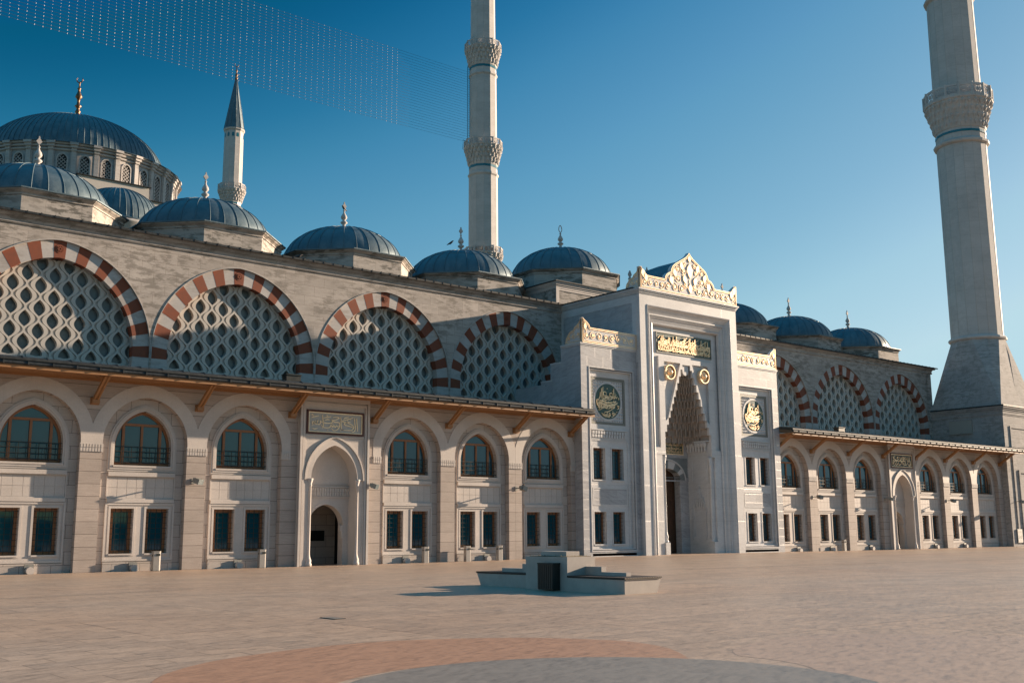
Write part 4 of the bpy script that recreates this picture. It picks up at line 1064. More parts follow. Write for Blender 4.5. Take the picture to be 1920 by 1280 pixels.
# ---------------------------------------------------------------- wings of the gateway
def crestpts(fx): return fx
def wing(s):
    f = (lambda x: x) if s == 1 else (lambda x: 2 * PC - x)
    def X(a, b): return sorted((f(a), f(b)))
    def R(a, b, c, d): return rect(*X(a, b), c, d)
    p = empty('gateway_wing'); p.parent = gt
    m = MB(); WY = -.72
    # stepped body (profile in y,z swept along x)
    pr = [(WY + .5, -.02), (WY + .5, 13.85), (1.2, 13.85), (1.2, 12.76), (2.25, 12.76), (2.25, 11.65), (3.22, 11.65), (3.22, 10.6), (4.2, 10.6), (4.2, 9.5), (6.8, 9.5), (6.8, -.02)]
    a, b = X(47.25, 47.95)
    m.extr(pr, a, b, 0)
    a, b = X(47.95, 52.5)
    m.box(a, b, .35, 6.8, 8, 11.6, 0); m.box(a, b, WY + .4, 1.2, 12.4, 13.86, 0)
    # front plate with the large recess
    m.plate(pXZ, R(47.25, 52.5, -.02, 13.86), [R(48.0, 52.02, .5, 12.28)], WY, WY + .5, 0)
    hol = [R(48.34, 51.50, 8.62, 11.74)] + [R(q, q + 1.07, z0_, z1_) for q in (48.43, 50.12) for z0_, z1_ in ((.88, 2.94), (5.0, 7.06))]
    m.plate(pXZ, R(47.98, 52.04, .4, 12.3), hol, WY + .24, WY + .75, 1)
    # fillets of the frame
    for t, y in ((.0, -.03), (.12, .06)):
        m.plate(pXZ, R(47.93 + t, 52.09 - t, .42 + t, 12.35 - t), [R(47.99 + t, 52.03 - t, .48 + t, 12.29 - t)], WY + y, WY + .3, 1)
    m.plate(pXZ, R(48.2, 51.64, .58, 7.6), [R(48.26, 51.58, .64, 7.54)], WY + .20, WY + .26, 1)
    for q in (48.43, 50.12):
        for z0_, z1_ in ((.88, 2.94), (5.0, 7.06)):
            m.plate(pXZ, R(q - .10, q + 1.17, z0_ - .1, z1_ + .1), [R(q - .0, q + 1.07, z0_, z1_)], WY + .215, WY + .26, 1)
            m.box(*X(q - .05, q + 1.12), WY + .18, WY + .4, z0_ - .06, z0_ + .01, 1)
    m.plate(pXZ, R(48.34, 51.5, 3.36, 4.5), [R(48.42, 51.42, 3.42, 4.42)], WY + .21, WY + .26, 1)
    m.box(*X(48.42, 51.42), WY + .225, WY + .26, 3.42, 4.42, 0)
    m.box(*X(48.25, 51.6), WY + .14, WY + .3, 8.22, 8.30, 1); m.box(*X(48.3, 51.55), WY + .2, WY + .3, 7.62, 7.68, 1)
    for row in range(2):
        for k in range(13):
            q = 48.34 + k * .244; m.box(*X(q, q + .17), WY + .13 + .03 * row, WY + .3, 7.98 - .22 * row, 8.17 - .22 * row, 1)
    for z, pr_ in ((-.02, .34), (.14, .24), (.30, .14)): m.box(*X(48.02, 52.0), WY + .24 - pr_, WY + .3, z, z + .17, 1)
    for z, pr_ in ((13.68, .03), (13.77, .07)): m.box(*X(47.25 - pr_, 52.45), WY - pr_, 1.2, z, z + .1, 1)
    for y0_, z in ((2.24, 12.76), (3.2, 11.65)): m.box(*X(47.22, 47.95), y0_ - 1.1, y0_ + .02, z - .06, z + .03, 1)
    m.build('wing_wall', ['marble', 'marblev'], p)
    # square panel: slate border, studded field, green roundel with gilt lettering
    m = MB(); Y = WY + .26
    m.plate(pXZ, R(48.34, 51.50, 8.62, 11.74), [R(48.52, 51.32, 8.80, 11.56)], Y, Y + .2, 0)
    m.plate(pXZ, R(48.50, 51.34, 8.78, 11.58), [], Y + .05, None, 1)
    cx = f(49.92); cz = 10.18
    for i in range(13):
        for j in range(13):
            sx_, sz_ = min(X(48.52, 51.32)) + (i + .5) * 2.8 / 13, 8.8 + (j + .5) * 2.76 / 13
            if math.hypot(sx_ - cx, sz_ - cz) > 1.30:
                q = .085
                m.add([(sx_ - q, Y + .05, sz_), (sx_, Y + .05, sz_ - q), (sx_ + q, Y + .05, sz_), (sx_, Y + .05, sz_ + q), (sx_, Y - .05, sz_)], [(0, 1, 4), (1, 2, 4), (2, 3, 4), (3, 0, 4)], 1)
    cc = lambda r, n=48: [(cx + r * cos(2 * PI * i / n), cz + r * sin(2 * PI * i / n)) for i in range(n)]
    m.plate(pXZ, cc(1.30), [cc(1.18)], Y + .01, Y + .06, 1); m.plate(pXZ, cc(1.19), [], Y + .03, None, 2)
    clip = lambda q: math.hypot(q[0] - cx, q[1] - cz) < 1.06
    strokes_rows(m, pXZ, cx - 1.05, cx + 1.05, cz + .02, cz + 1.05, Y - .03, Y + .03, 3, 21, .048, clip, 1)
    strokes_rows(m, pXZ, cx - 1.05, cx + 1.05, cz - 1.05, cz + .05, Y - .03, Y + .03, 3, 22, .042, clip, 2)
    strokes_rows(m, pXZ, cx - 1.05, cx + 1.05, cz - .5, cz + .6, Y - .02, Y + .03, 3, 23, .038, clip, 1)
    m.ribbon([(cx - .8 + .1 * k, cz - .12 - .16 * sin(PI * k / 16)) for k in range(17)], .06, pXZ, Y - .045, Y + .03, 3, True)
    m.ribbon([(cx - .72 + .09 * k, cz + .06 - .14 * sin(PI * k / 16)) for k in range(17)], .06, pXZ, Y - .045, Y + .03, 3, True)
    m.build('roundel_panel', ['slate', 'marblev', 'green', 'gold'], p)
    for q in (48.43, 50.12):
        for z in (.06, 4.17):
            place('B', f(q + .535), p, WY - .14 + .10, z)
    # crest
    pts = [(47.36, 13.87), (47.36, 15.53), (47.55, 15.42), (47.8, 15.27), (48.0, 15.10), (48.10, 14.92), (52.45, 14.90), (52.45, 13.87)]
    sc = [(47.72, 14.35, .25), (48.3, 14.38, .27), (48.9, 14.38, .27), (49.5, 14.38, .25), (50.1, 14.38, .28), (50.7, 14.38, .27), (51.3, 14.38, .27), (51.9, 14.38, .28)]
    lf = [(47.62, 14.95, .2, .25, 0)]
    if s == -1: pts = [(f(x), z) for x, z in pts][::-1]; sc = [(f(x), z, r) for x, z, r in sc]; lf = [(f(47.62), 14.95, .2, .25, 0)]
    crest('wing_crest', p, pts, .24, pXZ, WY - .06, 1, 8, sc, lf)
    crest('wing_crest_return', p, side_prof(WY - .05, .80, 13.87, 15.53, 0), .2, pYZ, f(47.34), s, 9, [(-.45, 14.4, .22), (.05, 14.35, .24), (.45, 14.25, .2), (-.45, 14.95, .16)])
wing(1); wing(-1)

# ================================================================== minarets
def ngon(r, n, rot, z): return [(r * cos(rot + 2 * PI * k / n), r * sin(rot + 2 * PI * k / n), z) for k in range(n)]
def balcony(p, zt, zb, zm, r0, r1, n, rot, seed=0, detail=True):
    r1 = r1 * .94
    """railing zt..zb, corbelling zb..zm"""
    g = empty('balcony'); g.parent = p
    m = MB(); q = 1 / cos(PI / n)
    h = zt - zb
    m.lathe([(r1 * q, zb - .10), (r1 * q + .05, zb - .02), (r1 * q + .05, zb + .12), (r1 * q, zb + .16)], n, 0, 0, rot, 0, False)
    m.lathe([(r1 * q - .12, zb + .1), (r1 * q - .12, zb + .14), (.2, zb + .14)], n, 0, 0, rot, 0, False)
    # pierced panels
    for k in range(n):
        a0 = rot + 2 * PI * k / n; a1 = a0 + 2 * PI / n; P0 = Vector((r1 * q * cos(a0), r1 * q * sin(a0), 0)); P1 = Vector((r1 * q * cos(a1), r1 * q * sin(a1), 0))
        e = (P1 - P0); L = e.length; e.normalize(); nn = Vector((e.y, -e.x, 0))
        def P(u, v, d, P0=P0, e=e, nn=nn): w_ = P0 + e * u - nn * d; return (w_.x, w_.y, v)
        z0, z1 = zb + .12, zt; a, b = .12 * L, .88 * L; c, d_ = z0 + .16 * h, z1 - .16 * h
        m.plate(P, rect(0, L, z0, z1), [rect(a, b, c, d_)], 0, .12, 0, back=True)
        cu, cv = L / 2, (c + d_) / 2; ru, rv = (b - a) / 2, (d_ - c) / 2; R_ = min(ru, rv)
        if detail:
            for rr in (.92, .45):
                pts = [(cu + R_ * rr * cos(t), cv + R_ * rr * sin(t)) for t in [2 * PI * i / 12 for i in range(13)]]
                m.ribbon(pts, .07, P, .02, .08, 0, False)
            for j in range(4):
                t = PI * j / 4 + PI / 8 * 0
                m.ribbon([(cu - ru * 1.05 * cos(t) * (1.3 if j % 2 else 1), cv - rv * 1.05 * sin(t) * (1.3 if j % 2 else 1)), (cu + ru * 1.05 * cos(t) * (1.3 if j % 2 else 1), cv + rv * 1.05 * sin(t) * (1.3 if j % 2 else 1))], .055, P, .03, .09, 0, False)
        m.box(P0.x - .06, P0.x + .06, P0.y - .06, P0.y + .06, zb, zt + .05)
    m.build('railing', 'shaft', g)
    m = MB(); T = 4; H = zb - .1 - zm
    m.lathe([(r0 * q, zm), (r0 * q + .04, zm + .05)] + [(r0 * q + (r1 - r0) * (.06 + .88 * (k / 10) ** 1.25), zm + H * k / 10) for k in range(1, 11)], n, 0, 0, rot, 0, False)
    for tier in range(T):
        f = (tier + .55) / T; z = zm + H * (f ** .9); rr = r0 * q - .03 + (r1 - r0) * (.05 + .86 * f ** 1.2) ; N = n * 2 if tier < 3 else n * 2
        for k in range(N):
            a = rot + 2 * PI * (k + .5 * (tier % 2)) / N; s_ = 2 * PI * rr / N * .38
            m.lathe([(.02, z - .42 * H / T), (s_ * .55, z - .22 * H / T), (s_ * .95, z + .05 * H / T), (s_ * .7, z + .25 * H / T), (s_ * 1.25, z + .75 * H / T)], 6, rr * cos(a), rr * sin(a), a, 0, False)
    m.build('stalactite_corbel', 'shaft', g)
    return g
def band(p, r, z0, z1, n, rot, mat, name):
    m = MB(); q = 1 / cos(PI / n); m.lathe([(r * q, z0), (r * q, z1)], n, 0, 0, rot, 0, False); return m.build(name, mat, p)
def shaft(p, segs, n, rot, ribs=True):
    m = MB(); q = 1 / cos(PI / n)
    for (z0, r0, z1, r1) in segs: m.lathe([(r0 * q, z0), (r1 * q, z1)], n, 0, 0, rot, 0, False)
    m.build('shaft', 'shaft', p)
    m = MB()
    for (z0, r0, z1, r1) in segs:
        for k in range(n):
            t = rot + 2 * PI * k / n; m.tube([(r0 * q * cos(t), r0 * q * sin(t), z0), (r1 * q * cos(t), r1 * q * sin(t), z1)], .012, 4)
    m.build('shaft_joints', 'seam', p)
# near right minaret
rot1 = rad(207.8 + 2.4)
mn = empty('minaret', (107.9, 3.2, 0)); tag(mn, 'nearest minaret, rising from a square pedestal at the right edge', 'minaret')
shaft(mn, [(21.15, 2.52, 42.1, 2.48), (42.6, 2.48, 43.9, 2.48), (46.9, 2.42, 59.0, 2.34), (59.9, 2.34, 61, 2.34), (62, 2.3, 78, 2.2)], 16, rot1)
m = MB(); q = 1 / cos(PI / 16)
m.lathe([(2.60 * q, 20.85), (2.78 * q, 20.95), (2.82 * q, 21.1), (2.74 * q, 21.25), (2.5 * q, 21.3)], 16, 0, 0, rot1, 0, False)
m.build('ring', 'shaft', mn); m = MB()
m.lathe([(2.5 * q, 42.05), (2.74 * q, 42.2), (2.78 * q, 42.42), (2.62 * q, 42.55), (2.5 * q, 42.66)], 16, 0, 0, rot1, 0, False)
m.build('ring', 'shaft', mn); m = MB()
m.lathe([(2.36 * q, 58.9), (2.62 * q, 59.1), (2.64 * q, 59.3), (2.36 * q, 59.5)], 16, 0, 0, rot1, 0, False)
m.build('ring', 'shaft', mn)
band(mn, 2.53, 43.25, 43.50, 16, rot1, 'turq', 'turquoise_band')
balcony(mn, 48.3, 46.85, 43.8, 2.52, 3.66, 16, rot1); balcony(mn, 65.2, 63.8, 60.8, 2.40, 3.5, 16, rot1, 1, False)
pb = MB(); hs = 3.72; pts = []
base = [(-hs, -hs), (-hs / 3, -hs), (hs / 3, -hs), (hs, -hs), (hs, -hs / 3), (hs, hs / 3), (hs, hs), (hs / 3, hs), (-hs / 3, hs), (-hs, hs), (-hs, hs / 3), (-hs, -hs / 3)]
topn = [(2.68 * cos(rad(225 + 15 * (1 if 0 else 0)) + 2 * PI * k / 12), 2.68 * sin(rad(225) + 2 * PI * k / 12)) for k in range(12)]
B = [(x, y, 13.72) for x, y in base]; T_ = [(x, y, 20.9) for x, y in topn]
fs = []
for k in range(12):
    k2 = (k + 1) % 12
    if k % 3 == 0: fs += [(k, k2, 12 + k2), (k, 12 + k2, 12 + k)]
    elif k % 3 == 1: fs += [(k, k2, 12 + k2), (k, 12 + k2, 12 + k)]
    else: fs += [(k, k2, 12 + k), (k2, 12 + k2, 12 + k)]
pb.add(B + T_, fs)
# raised triangular facets on every face
for qd in range(4):
    a = qd * PI / 2; Rm = Matrix.Rotation(a, 2)
    def tr(x, y, z): v = Rm @ Vector((x, y)); return (v.x, v.y, z)
    pb.add([tr(-.12, -hs * .99, 13.8), tr(1.9, -hs * 1.0, 13.8), tr(.75, -2.72, 20.5), tr(-.12, -hs * .99 + .02, 13.8), tr(.3, -3.9, 13.9)], [(0, 1, 2)])
pb.build('pyramid_base', 'base', mn)
m = MB(); m.box(-3.8, 3.8, -3.8, 3.8, 0, 12.8); m.build('pedestal', 'base', mn)
m = MB()
for z, p_ in ((12.72, .04), (12.84, .08), (13.0, .05), (13.12, .10), (13.3, .18), (13.45, .26)): m.box(-3.8 - p_, 3.8 + p_, -3.8 - p_, 3.8 + p_, z, z + .16)
m.plate(pXZ, rect(-2.65, 3.3, .3, 11.7), [rect(-2.45, 3.1, .3, 11.5)], -3.88, -3.78); m.plate(pXZ, rect(-1.6, 2.3, .3, 7.4), [rect(-1.3, 2.0, .3, 7.1)], -3.9, -3.78)
m.build('cornice', 'base', mn)
m = MB(); m.box(-4.12, 4.12, -4.12, 4.12, 13.61, 13.74); m.build('lead_flashing', 'lead_edge', mn)
# cover box fixed on the pedestal flank
cb = empty('cover_box', (104.1, 3.8, 11.8)); tag(cb, 'plain flat cream cover box fixed high on the shaded flank of the minaret pedestal', 'box')
m = MB(); m.box(-.16, .0, -1.25, 1.15, -.68, .66); m.build('cover', 'panelbox', cb)
m = MB(); m.box(-.20, -.16, -.08, -.04, -.70, -.50); m.box(-.18, .0, -1.27, 1.17, .66, .70); m.build('latch', 'steel', cb)

# tall minaret behind
vx, vy = 129.82, 115.34; rot2 = math.atan2(-51 - vy, -vx) + rad(2)
m2 = empty('minaret', (vx, vy, 0)); tag(m2, 'tall far minaret with three balconies, light cables tied to its left side', 'minaret')
shaft(m2, [(15, 3.0, 55, 2.9), (58, 2.9, 73.5, 2.86), (73.9, 2.82, 76, 2.82), (79.5, 2.75, 95.2, 2.68), (95.6, 2.68, 98, 2.7), (101, 2.52, 120, 2.4)], 12, rot2)
m = MB(); q = 1 / cos(PI / 12)
m.lathe([(2.86 * q, 73.2), (3.08 * q, 73.5), (3.08 * q, 73.8), (2.86 * q, 74.1)], 12, 0, 0, rot2, 0, False)
m.build('ring', 'shaft', m2); m = MB()
m.lathe([(2.68 * q, 94.9), (2.90 * q, 95.2), (2.90 * q, 95.5), (2.7 * q, 95.8)], 12, 0, 0, rot2, 0, False); m.build('ring', 'shaft', m2)
band(m2, 2.85, 75.0, 75.5, 12, rot2, 'turq', 'turquoise_band'); band(m2, 2.73, 96.6, 97.1, 12, rot2, 'turq', 'turquoise_band')
balcony(m2, 58.2, 56.6, 53.0, 2.9, 4.05, 12, rot2); balcony(m2, 81.0, 79.4, 75.6, 2.85, 4.05, 12, rot2); balcony(m2, 102.5, 101.0, 97.2, 2.75, 3.92, 12, rot2)
m = MB()
tl = Vector((-sin(rot2 - rad(2)), cos(rot2 - rad(2)), 0)); tw = Vector((cos(rot2), sin(rot2), 0))
tl = -tl if tl.dot(Rv) > 0 else tl                       # to the left as seen from the plaza
for o_ in (2.75, 3.25):
    for o2 in (-.3, .3):
        a = tl * o_ + tw * o2; m.tube([(a.x, a.y, 79.6), (a.x, a.y, 97.5)], .05, 4)
for k in range(36):
    z = 79.8 + k * .5; a = tl * 2.75 + tw * .3; b = tl * 3.25 + tw * .3; m.tube([(a.x, a.y, z), (b.x, b.y, z)], .03, 4); a = tl * 2.75 - tw * .3; m.tube([(a.x, a.y, z), (b.x, b.y, z + .4)], .03, 4)
a = tl * 4.2; m.tube([(0, 0, 79.6), (a.x, a.y, 81.5), (a.x, a.y, 79.5)], .05, 4)
m.build('cable_mast', 'iron', m2)
# slender minaret with a lead spire
vx3, vy3 = 123.55, 222.38; rot3 = math.atan2(-51 - vy3, -vx3) + rad(9)
m3 = empty('minaret', (vx3, vy3, 0)); tag(m3, 'distant minaret with pointed lead spire and one balcony in view', 'minaret')
shaft(m3, [(60, 2.9, 90, 2.7), (90, 2.62, 94, 2.62), (96.4, 2.64, 114.6, 2.56)], 12, rot3)
m = MB(); q = 1 / cos(PI / 12); m.lathe([(2.6 * q, 113.9), (2.85 * q, 114.2), (2.9 * q, 114.6)], 12, 0, 0, rot3, 0, False); m.build('ring', 'shaft', m3); m = MB(); m.lathe([(2.6 * q, 88.6), (2.85 * q, 89), (2.85 * q, 89.5), (2.6 * q, 90)], 12, 0, 0, rot3, 0, False); m.build('ring', 'shaft', m3)
m = MB(); m.lathe([(2.95 * q, 114.6), (2.75 * q, 114.9), (.28, 130.0)], 12, 0, 0, rot3, 0, False)
for k in range(12):
    t = rot3 + 2 * PI * k / 12; m.tube([(2.76 * q * cos(t), 2.76 * q * sin(t), 114.9), (.28 * cos(t), .28 * sin(t), 130.0)], .06, 4)
m.build('spire', 'lead', m3)
m = MB(); m.lathe([(.34, 129.8), (.45, 130.2), (.2, 130.7), (.42, 131.2), (.2, 131.7), (.14, 132.2), (.3, 132.6), (.1, 133.0), (.08, 133.8)], 10, 0, 0)
m.tube([(.6 * sin(t), 0, 134.4 - .6 * cos(t)) for t in [-2.3 + 4.6 * k / 14 for k in range(15)]], [.04 + .08 * sin(PI * k / 14) for k in range(15)], 5); m.build('finial', 'bronze', m3)
for k in range(12):
    m = MB(); t = rot3 + 2 * PI * (k + .5) / 12; cx_, cy_ = 2.575 * cos(t), 2.575 * sin(t); e = Vector((-sin(t), cos(t), 0)); nn = Vector((cos(t), sin(t), 0))
    P = lambda u, v, d, e=e, nn=nn, cx_=cx_, cy_=cy_: (cx_ + e.x * u + nn.x * d, cy_ + e.y * u + nn.y * d, v)
    m.plate(P, arch_poly(0, .32, 112.0, 112.8, .4, 5), [], .04, -.05)
    m.build('blind_window', 'turq', m3)
band(m3, 2.66, 92.4, 92.8, 12, rot3, 'turq', 'turquoise_band'); balcony(m3, 98.2, 96.4, 93.0, 2.62, 3.95, 12, rot3)

# ================================================================== prayer hall behind: great dome
hx, hy = 56.48, 140.86
ph = empty('prayer_hall', (hx, hy, 0)); tag(ph, 'great prayer hall with ribbed lead dome, gilt crescent finial and ring of arched windows', 'building')
m = MB(); zb = 65.0; prof = [(15.6 * sin(t), zb + 10.2 * cos(t)) for t in [PI / 2 - PI / 2 * i / 30 for i in range(30)]] + [(.03, zb + 10.2)]
m.lathe([(18.5, zb - .12), (18.5, zb - .05), (15.8, zb + .1)] + prof, 128, 0, 0, 0, 0, True); m.build('dome', 'lead', ph)
m = MB()
for k in range(92):
    t = 2 * PI * k / 92; m.tube([(r * cos(t), r * sin(t), z + .03) for r, z in prof[:-3]], .085, 4)
m.build('dome_ribs', 'lead', ph)
m = MB(); zt = 75.2
m.lathe([(1.55, zt - .3), (1.5, zt), (1.1, zt + .7), (.55, zt + 1.25), (.35, zt + 1.7), (.5, zt + 1.95), (.28, zt + 2.3), (.3, zt + 2.7), (.62, zt + 3.0), (.3, zt + 3.3), (.22, zt + 3.9), (.3, zt + 4.4), (.62, zt + 4.75), (.5, zt + 5.1), (.25, zt + 5.7), (.2, zt + 6.2), (.34, zt + 6.4), (.14, zt + 6.6), (.12, zt + 7.4), (.2, zt + 7.5), (.1, zt + 7.65)], 16, 0, 0)
cd = Vector((Rv.x, Rv.y, 0)).normalized()
m.tube([(cd.x * .55 * sin(t), cd.y * .55 * sin(t), zt + 8.15 - .55 * cos(t)) for t in [-2.35 + 4.7 * k / 16 for k in range(17)]], [.03 + .09 * sin(PI * k / 16) for k in range(17)], 6)
m.build('crescent_finial', 'bronze', ph)
ND = 32; dz0, dz1 = 57.0, 64.9
m = MB(); m.lathe([(17.5, dz0 - 6), (17.5, dz1)], 96, 0, 0, 0, 0, True)
for k in range(ND):
    a = 2 * PI * (k + .5) / ND; e = Vector((-sin(a), cos(a), 0)); nn = Vector((cos(a), sin(a), 0))
    for r0, w_, z0, z1 in ((17.2, 1.0, dz0, dz1 - 1.4), (17.35, .7, dz0, dz1 - 1.0), (17.55, .85, dz1 - 1.3, dz1 - .8), (17.8, 1.1, dz1 - .85, dz1 - .35), (18.05, 1.3, dz1 - .4, dz1)):
        m.obox((nn.x * (r0 + .1), nn.y * (r0 + .1), (z0 + z1) / 2), e, nn, (0, 0, 1), w_, 1.0, z1 - z0)
for r, z in ((17.6, dz1 - 1.3), (17.8, dz1 - .8), (18.05, dz1 - .35)): m.lathe([(r, z), (r + .2, z + .1), (r + .2, z + .35)], 96, 0, 0)
m.lathe([(18.6, dz0 - 1.2), (19.0, dz0 - .9), (19.0, dz0 - .4), (17.4, dz0 - .2)], 96, 0, 0); m.build('dome_drum', 'drum2' if 'drum2' in M else 'white', ph)
for k in range(ND):
    a = 2 * PI * k / ND; e = Vector((-sin(a), cos(a), 0)); nn = Vector((cos(a), sin(a), 0)); v = Vector((hx, hy, 0)) - Vector((0, -51, 0))
    if nn.dot(v.normalized()) > .15: continue
    P = lambda u, z, d, e=e, nn=nn: (nn.x * (17.5 + d) + e.x * u, nn.y * (17.5 + d) + e.y * u, z)
    wd = MB(); wd.plate(P, arch_poly(0, .92, dz0 + .7, dz0 + 5.2, 1.05, 8), [arch_poly(0, .72, dz0 + .9, dz0 + 5.2, .85, 8)], .18, 0, 0)
    wd.plate(P, arch_poly(0, .74, dz0 + .88, dz0 + 5.2, .87, 8), [], .04, None, 1)
    for i in range(-6, 9):
        for sg in (1, -1):
            p0 = (-.72, dz0 + 1 + i * .62); p1 = (.72, dz0 + 1 + i * .62 + sg * 1.44 * 1.0)
            pts = [(p0[0] + (p1[0] - p0[0]) * t, p0[1] + (p1[1] - p0[1]) * t) for t in [j / 6 for j in range(7)]]
            ap = arch_poly(0, .74, dz0 + .88, dz0 + 5.2, .87, 8); pts = [q for q in pts if inside(ap, *q)]
            if len(pts) > 1: wd.ribbon(pts, .10, P, .10, .05, 0, False)
    wd.build('window', ['white', 'dark'], ph)
m = MB()
def hb(x0, x1, y0, y1, z0, z1): m.box(x0 - hx, x1 - hx, y0 - hy, y1 - hy, z0, z1)
hb(51.5, 63.2, 121.5, 124.5, 50, 59.1); hb(63.2, 66.3, 121.5, 126, 48, 56.9); hb(40, 75, 122.5, 160, 40, 55)
m.build('parapet_wall', 'screen', ph)
m = MB()
for a in ((51.2, 63.5, 121.2, 124.8, 59.1, 59.24), (63.4, 66.6, 121.2, 126.3, 56.9, 57.04)): m.box(a[0] - hx, a[1] - hx, a[2] - hy, a[3] - hy, a[4], a[5])
m.build('parapet_coping', 'lead_edge', ph)
# lower side dome of the hall
ld = empty('side_dome', (47.9, 91.2, 0)); tag(ld, 'lower ribbed lead dome half hidden between the two leftmost gallery domes', 'dome')
m = MB(); zb = 42.6; prof = [(6.1 * sin(t), zb + 5.3 * cos(t)) for t in [PI / 2 - PI / 2 * i / 20 for i in range(20)]] + [(.03, zb + 5.3)]
m.lathe([(6.3, zb - .2), (6.3, zb)] + prof, 72, 0, 0, 0, 0, True)
for k in range(44):
    t = 2 * PI * k / 44; m.tube([(r * cos(t), r * sin(t), z + .02) for r, z in prof[:-2]], .06, 4)
m.build('lead_cap', 'lead', ld)
m = MB(); m.lathe([(6.0, 28), (6.0, 41.8), (6.3, 42.0), (6.3, 42.4)], 48, 0, 0); m.build('drum', 'white', ld)

# ================================================================== light strings between the minarets
ls = empty('light_curtain', (36.25, 110.0, 76.6)); tag(ls, 'wide sagging curtain of parallel cables dotted with tiny white lamps across the sky', 'string lights')
LO = Vector((36.25, 110.0, 76.6)); A0 = Vector((126.9, 117.0, 80.9)); B0 = Vector((-12., 106.3, 75.9))
nW = 28; allb = []
def wire_pt(k, t):
    p = A0.lerp(B0, t); p.z = A0.z + k * (15.35 / (nW - 1)) + (B0.z - A0.z) * t - 4 * .55 * t * (1 - t); return p
for k in range(nW):
    m = MB(); m.tube([wire_pt(k, i / 16) - LO for i in range(17)], .022, 3); o = m.build('cable', 'wire', ls)
    L = (A0 - B0).length; n = int(L / 1.22)
    for i in range(n):
        t = (i + .5 * (k % 2) * 0) / n
        if t < .125: continue
        bright = ((i + 2 * k) % 23 in (0, 1)) or (t < .155)
        allb.append((wire_pt(k, t) - LO, .085 if rnd.random() < .10 or bright else .055))
def bulb(m, p, r): m.add([(p.x - r, p.y, p.z), (p.x, p.y - r, p.z), (p.x + r, p.y, p.z), (p.x, p.y + r, p.z), (p.x, p.y, p.z + r * 1.5), (p.x, p.y, p.z - r * 1.5)], [(0, 1, 4), (1, 2, 4), (2, 3, 4), (3, 0, 4), (1, 0, 5), (2, 1, 5), (3, 2, 5), (0, 3, 5)])
vis = [q for q in allb if q[0].x + LO.x > 33]; vis.sort(key=lambda q: -q[1] / (q[0] + LO - Vector((0, -51, 1.7))).length)
for p, r in vis[:100]:
    m = MB(); bulb(m, Vector((0, 0, 0)), r); m.build('lamp', 'bulb', ls, p)
m = MB()
vset = set(id(q) for q in vis[:100])
for q in allb:
    if id(q) not in vset: bulb(m, *q)
tag(m.build('lamps', 'bulb', ls), kind='stuff')

# ================================================================== floodlights on the piers
def flood(x, y, z, lab, turn):
    p = empty('floodlight', (x, y, z)); tag(p, lab, 'floodlight', 'floodlights on the piers')
    m = MB(); m.box(-.08, .08, -.05, .0, -.10, .16); m.box(-.03, .03, -.42, -.03, .02, .08); m.box(-.03, .03, -.44, -.38, -.08, .1)
    m.build('arm', 'lampbox', p)
    m = MB(); d = Vector((sin(turn), -cos(turn), -.35)).normalized(); u = Vector((cos(turn), sin(turn), 0)); n = d.cross(u)
    c = Vector((0.12 * sin(turn), -.60, .02)); m.obox(c, u, n, d, .40, .26, .30); m.obox(c - d * .2, u, n, d, .26, .18, .14)
    m.build('housing', 'lampbox', p)
    m = MB(); m.obox(c + d * .152, u, n, d, .34, .20, .01); m.obox(c + d * .15, u, n, d, .40, .26, .006); m.build('lens', 'glass2', p)
flood(21.62, 0, 4.22, 'grey floodlight on the pier left of the grey and gold inscribed doorway', rad(30))
flood(31.7, 0, 4.2, 'grey floodlight fixed just right of the grey and gold inscribed doorway', rad(35))
flood(42.3, 0, 4.28, 'grey floodlight on the last pier left of the marble gateway', rad(80))
flood(72.85, 0, 4.22, 'grey floodlight on the first pier right of the marble gateway', rad(70))
flood(83.1, 0, 4.22, 'grey floodlight immediately left of the black and gold inscribed doorway', rad(30))
flood(93.3, 0, 4.2, 'grey floodlight on the first pier right of the black and gold inscribed doorway', rad(60))
flood(105.2, -.6, 4.25, 'grey floodlight on the minaret pedestal at the far right', rad(40))

# ================================================================== steel barrier posts along the arcade
def post(x, lab, y=-.38):
    p = empty('barrier_post', (x, y, 0)); tag(p, lab, 'barrier post', 'steel barrier posts along the arcade')
    m = MB(); ft = lambda e: [(-.19 - e, .13 + e), (-.19 - e, -.13 - e), (.09, -.13 - e), (.19 + e, -.03), (.19 + e, .13 + e)]
    m.plate(pXY, ft(0), [], .88, 0.); m.plate(pXY, ft(.012), [], .915, .875); m.build('cabinet', 'steel', p)
    m = MB(); m.box(-.06, .09, -.152, -.13, .70, .80); m.box(.09, .13, -.13, -.09, .70, .80); m.build('reader', 'iron', p)
    m = MB(); m.box(-.195, -.19, -.05, .05, .68, .75); m.box(-.21, .21, -.15, .15, 0, .02); m.build('fixing', 'iron', p)
for x, l in ((19.85, 'leftmost steel barrier post, below a barred window and beside a round uplight'), (25.3, 'steel barrier post immediately left of the grey and gold inscribed doorway'),
             (35.35, 'steel barrier post in the first bay right of the grey and gold inscribed doorway'), (38.3, 'steel barrier post shining brightest in the sun, a glint on the paving before it'),
             (40.7, 'steel barrier post left of the gateway and nearest to it'), (76.2, 'lone steel barrier post in the arcade right of the marble gateway')):
    post(x, l)

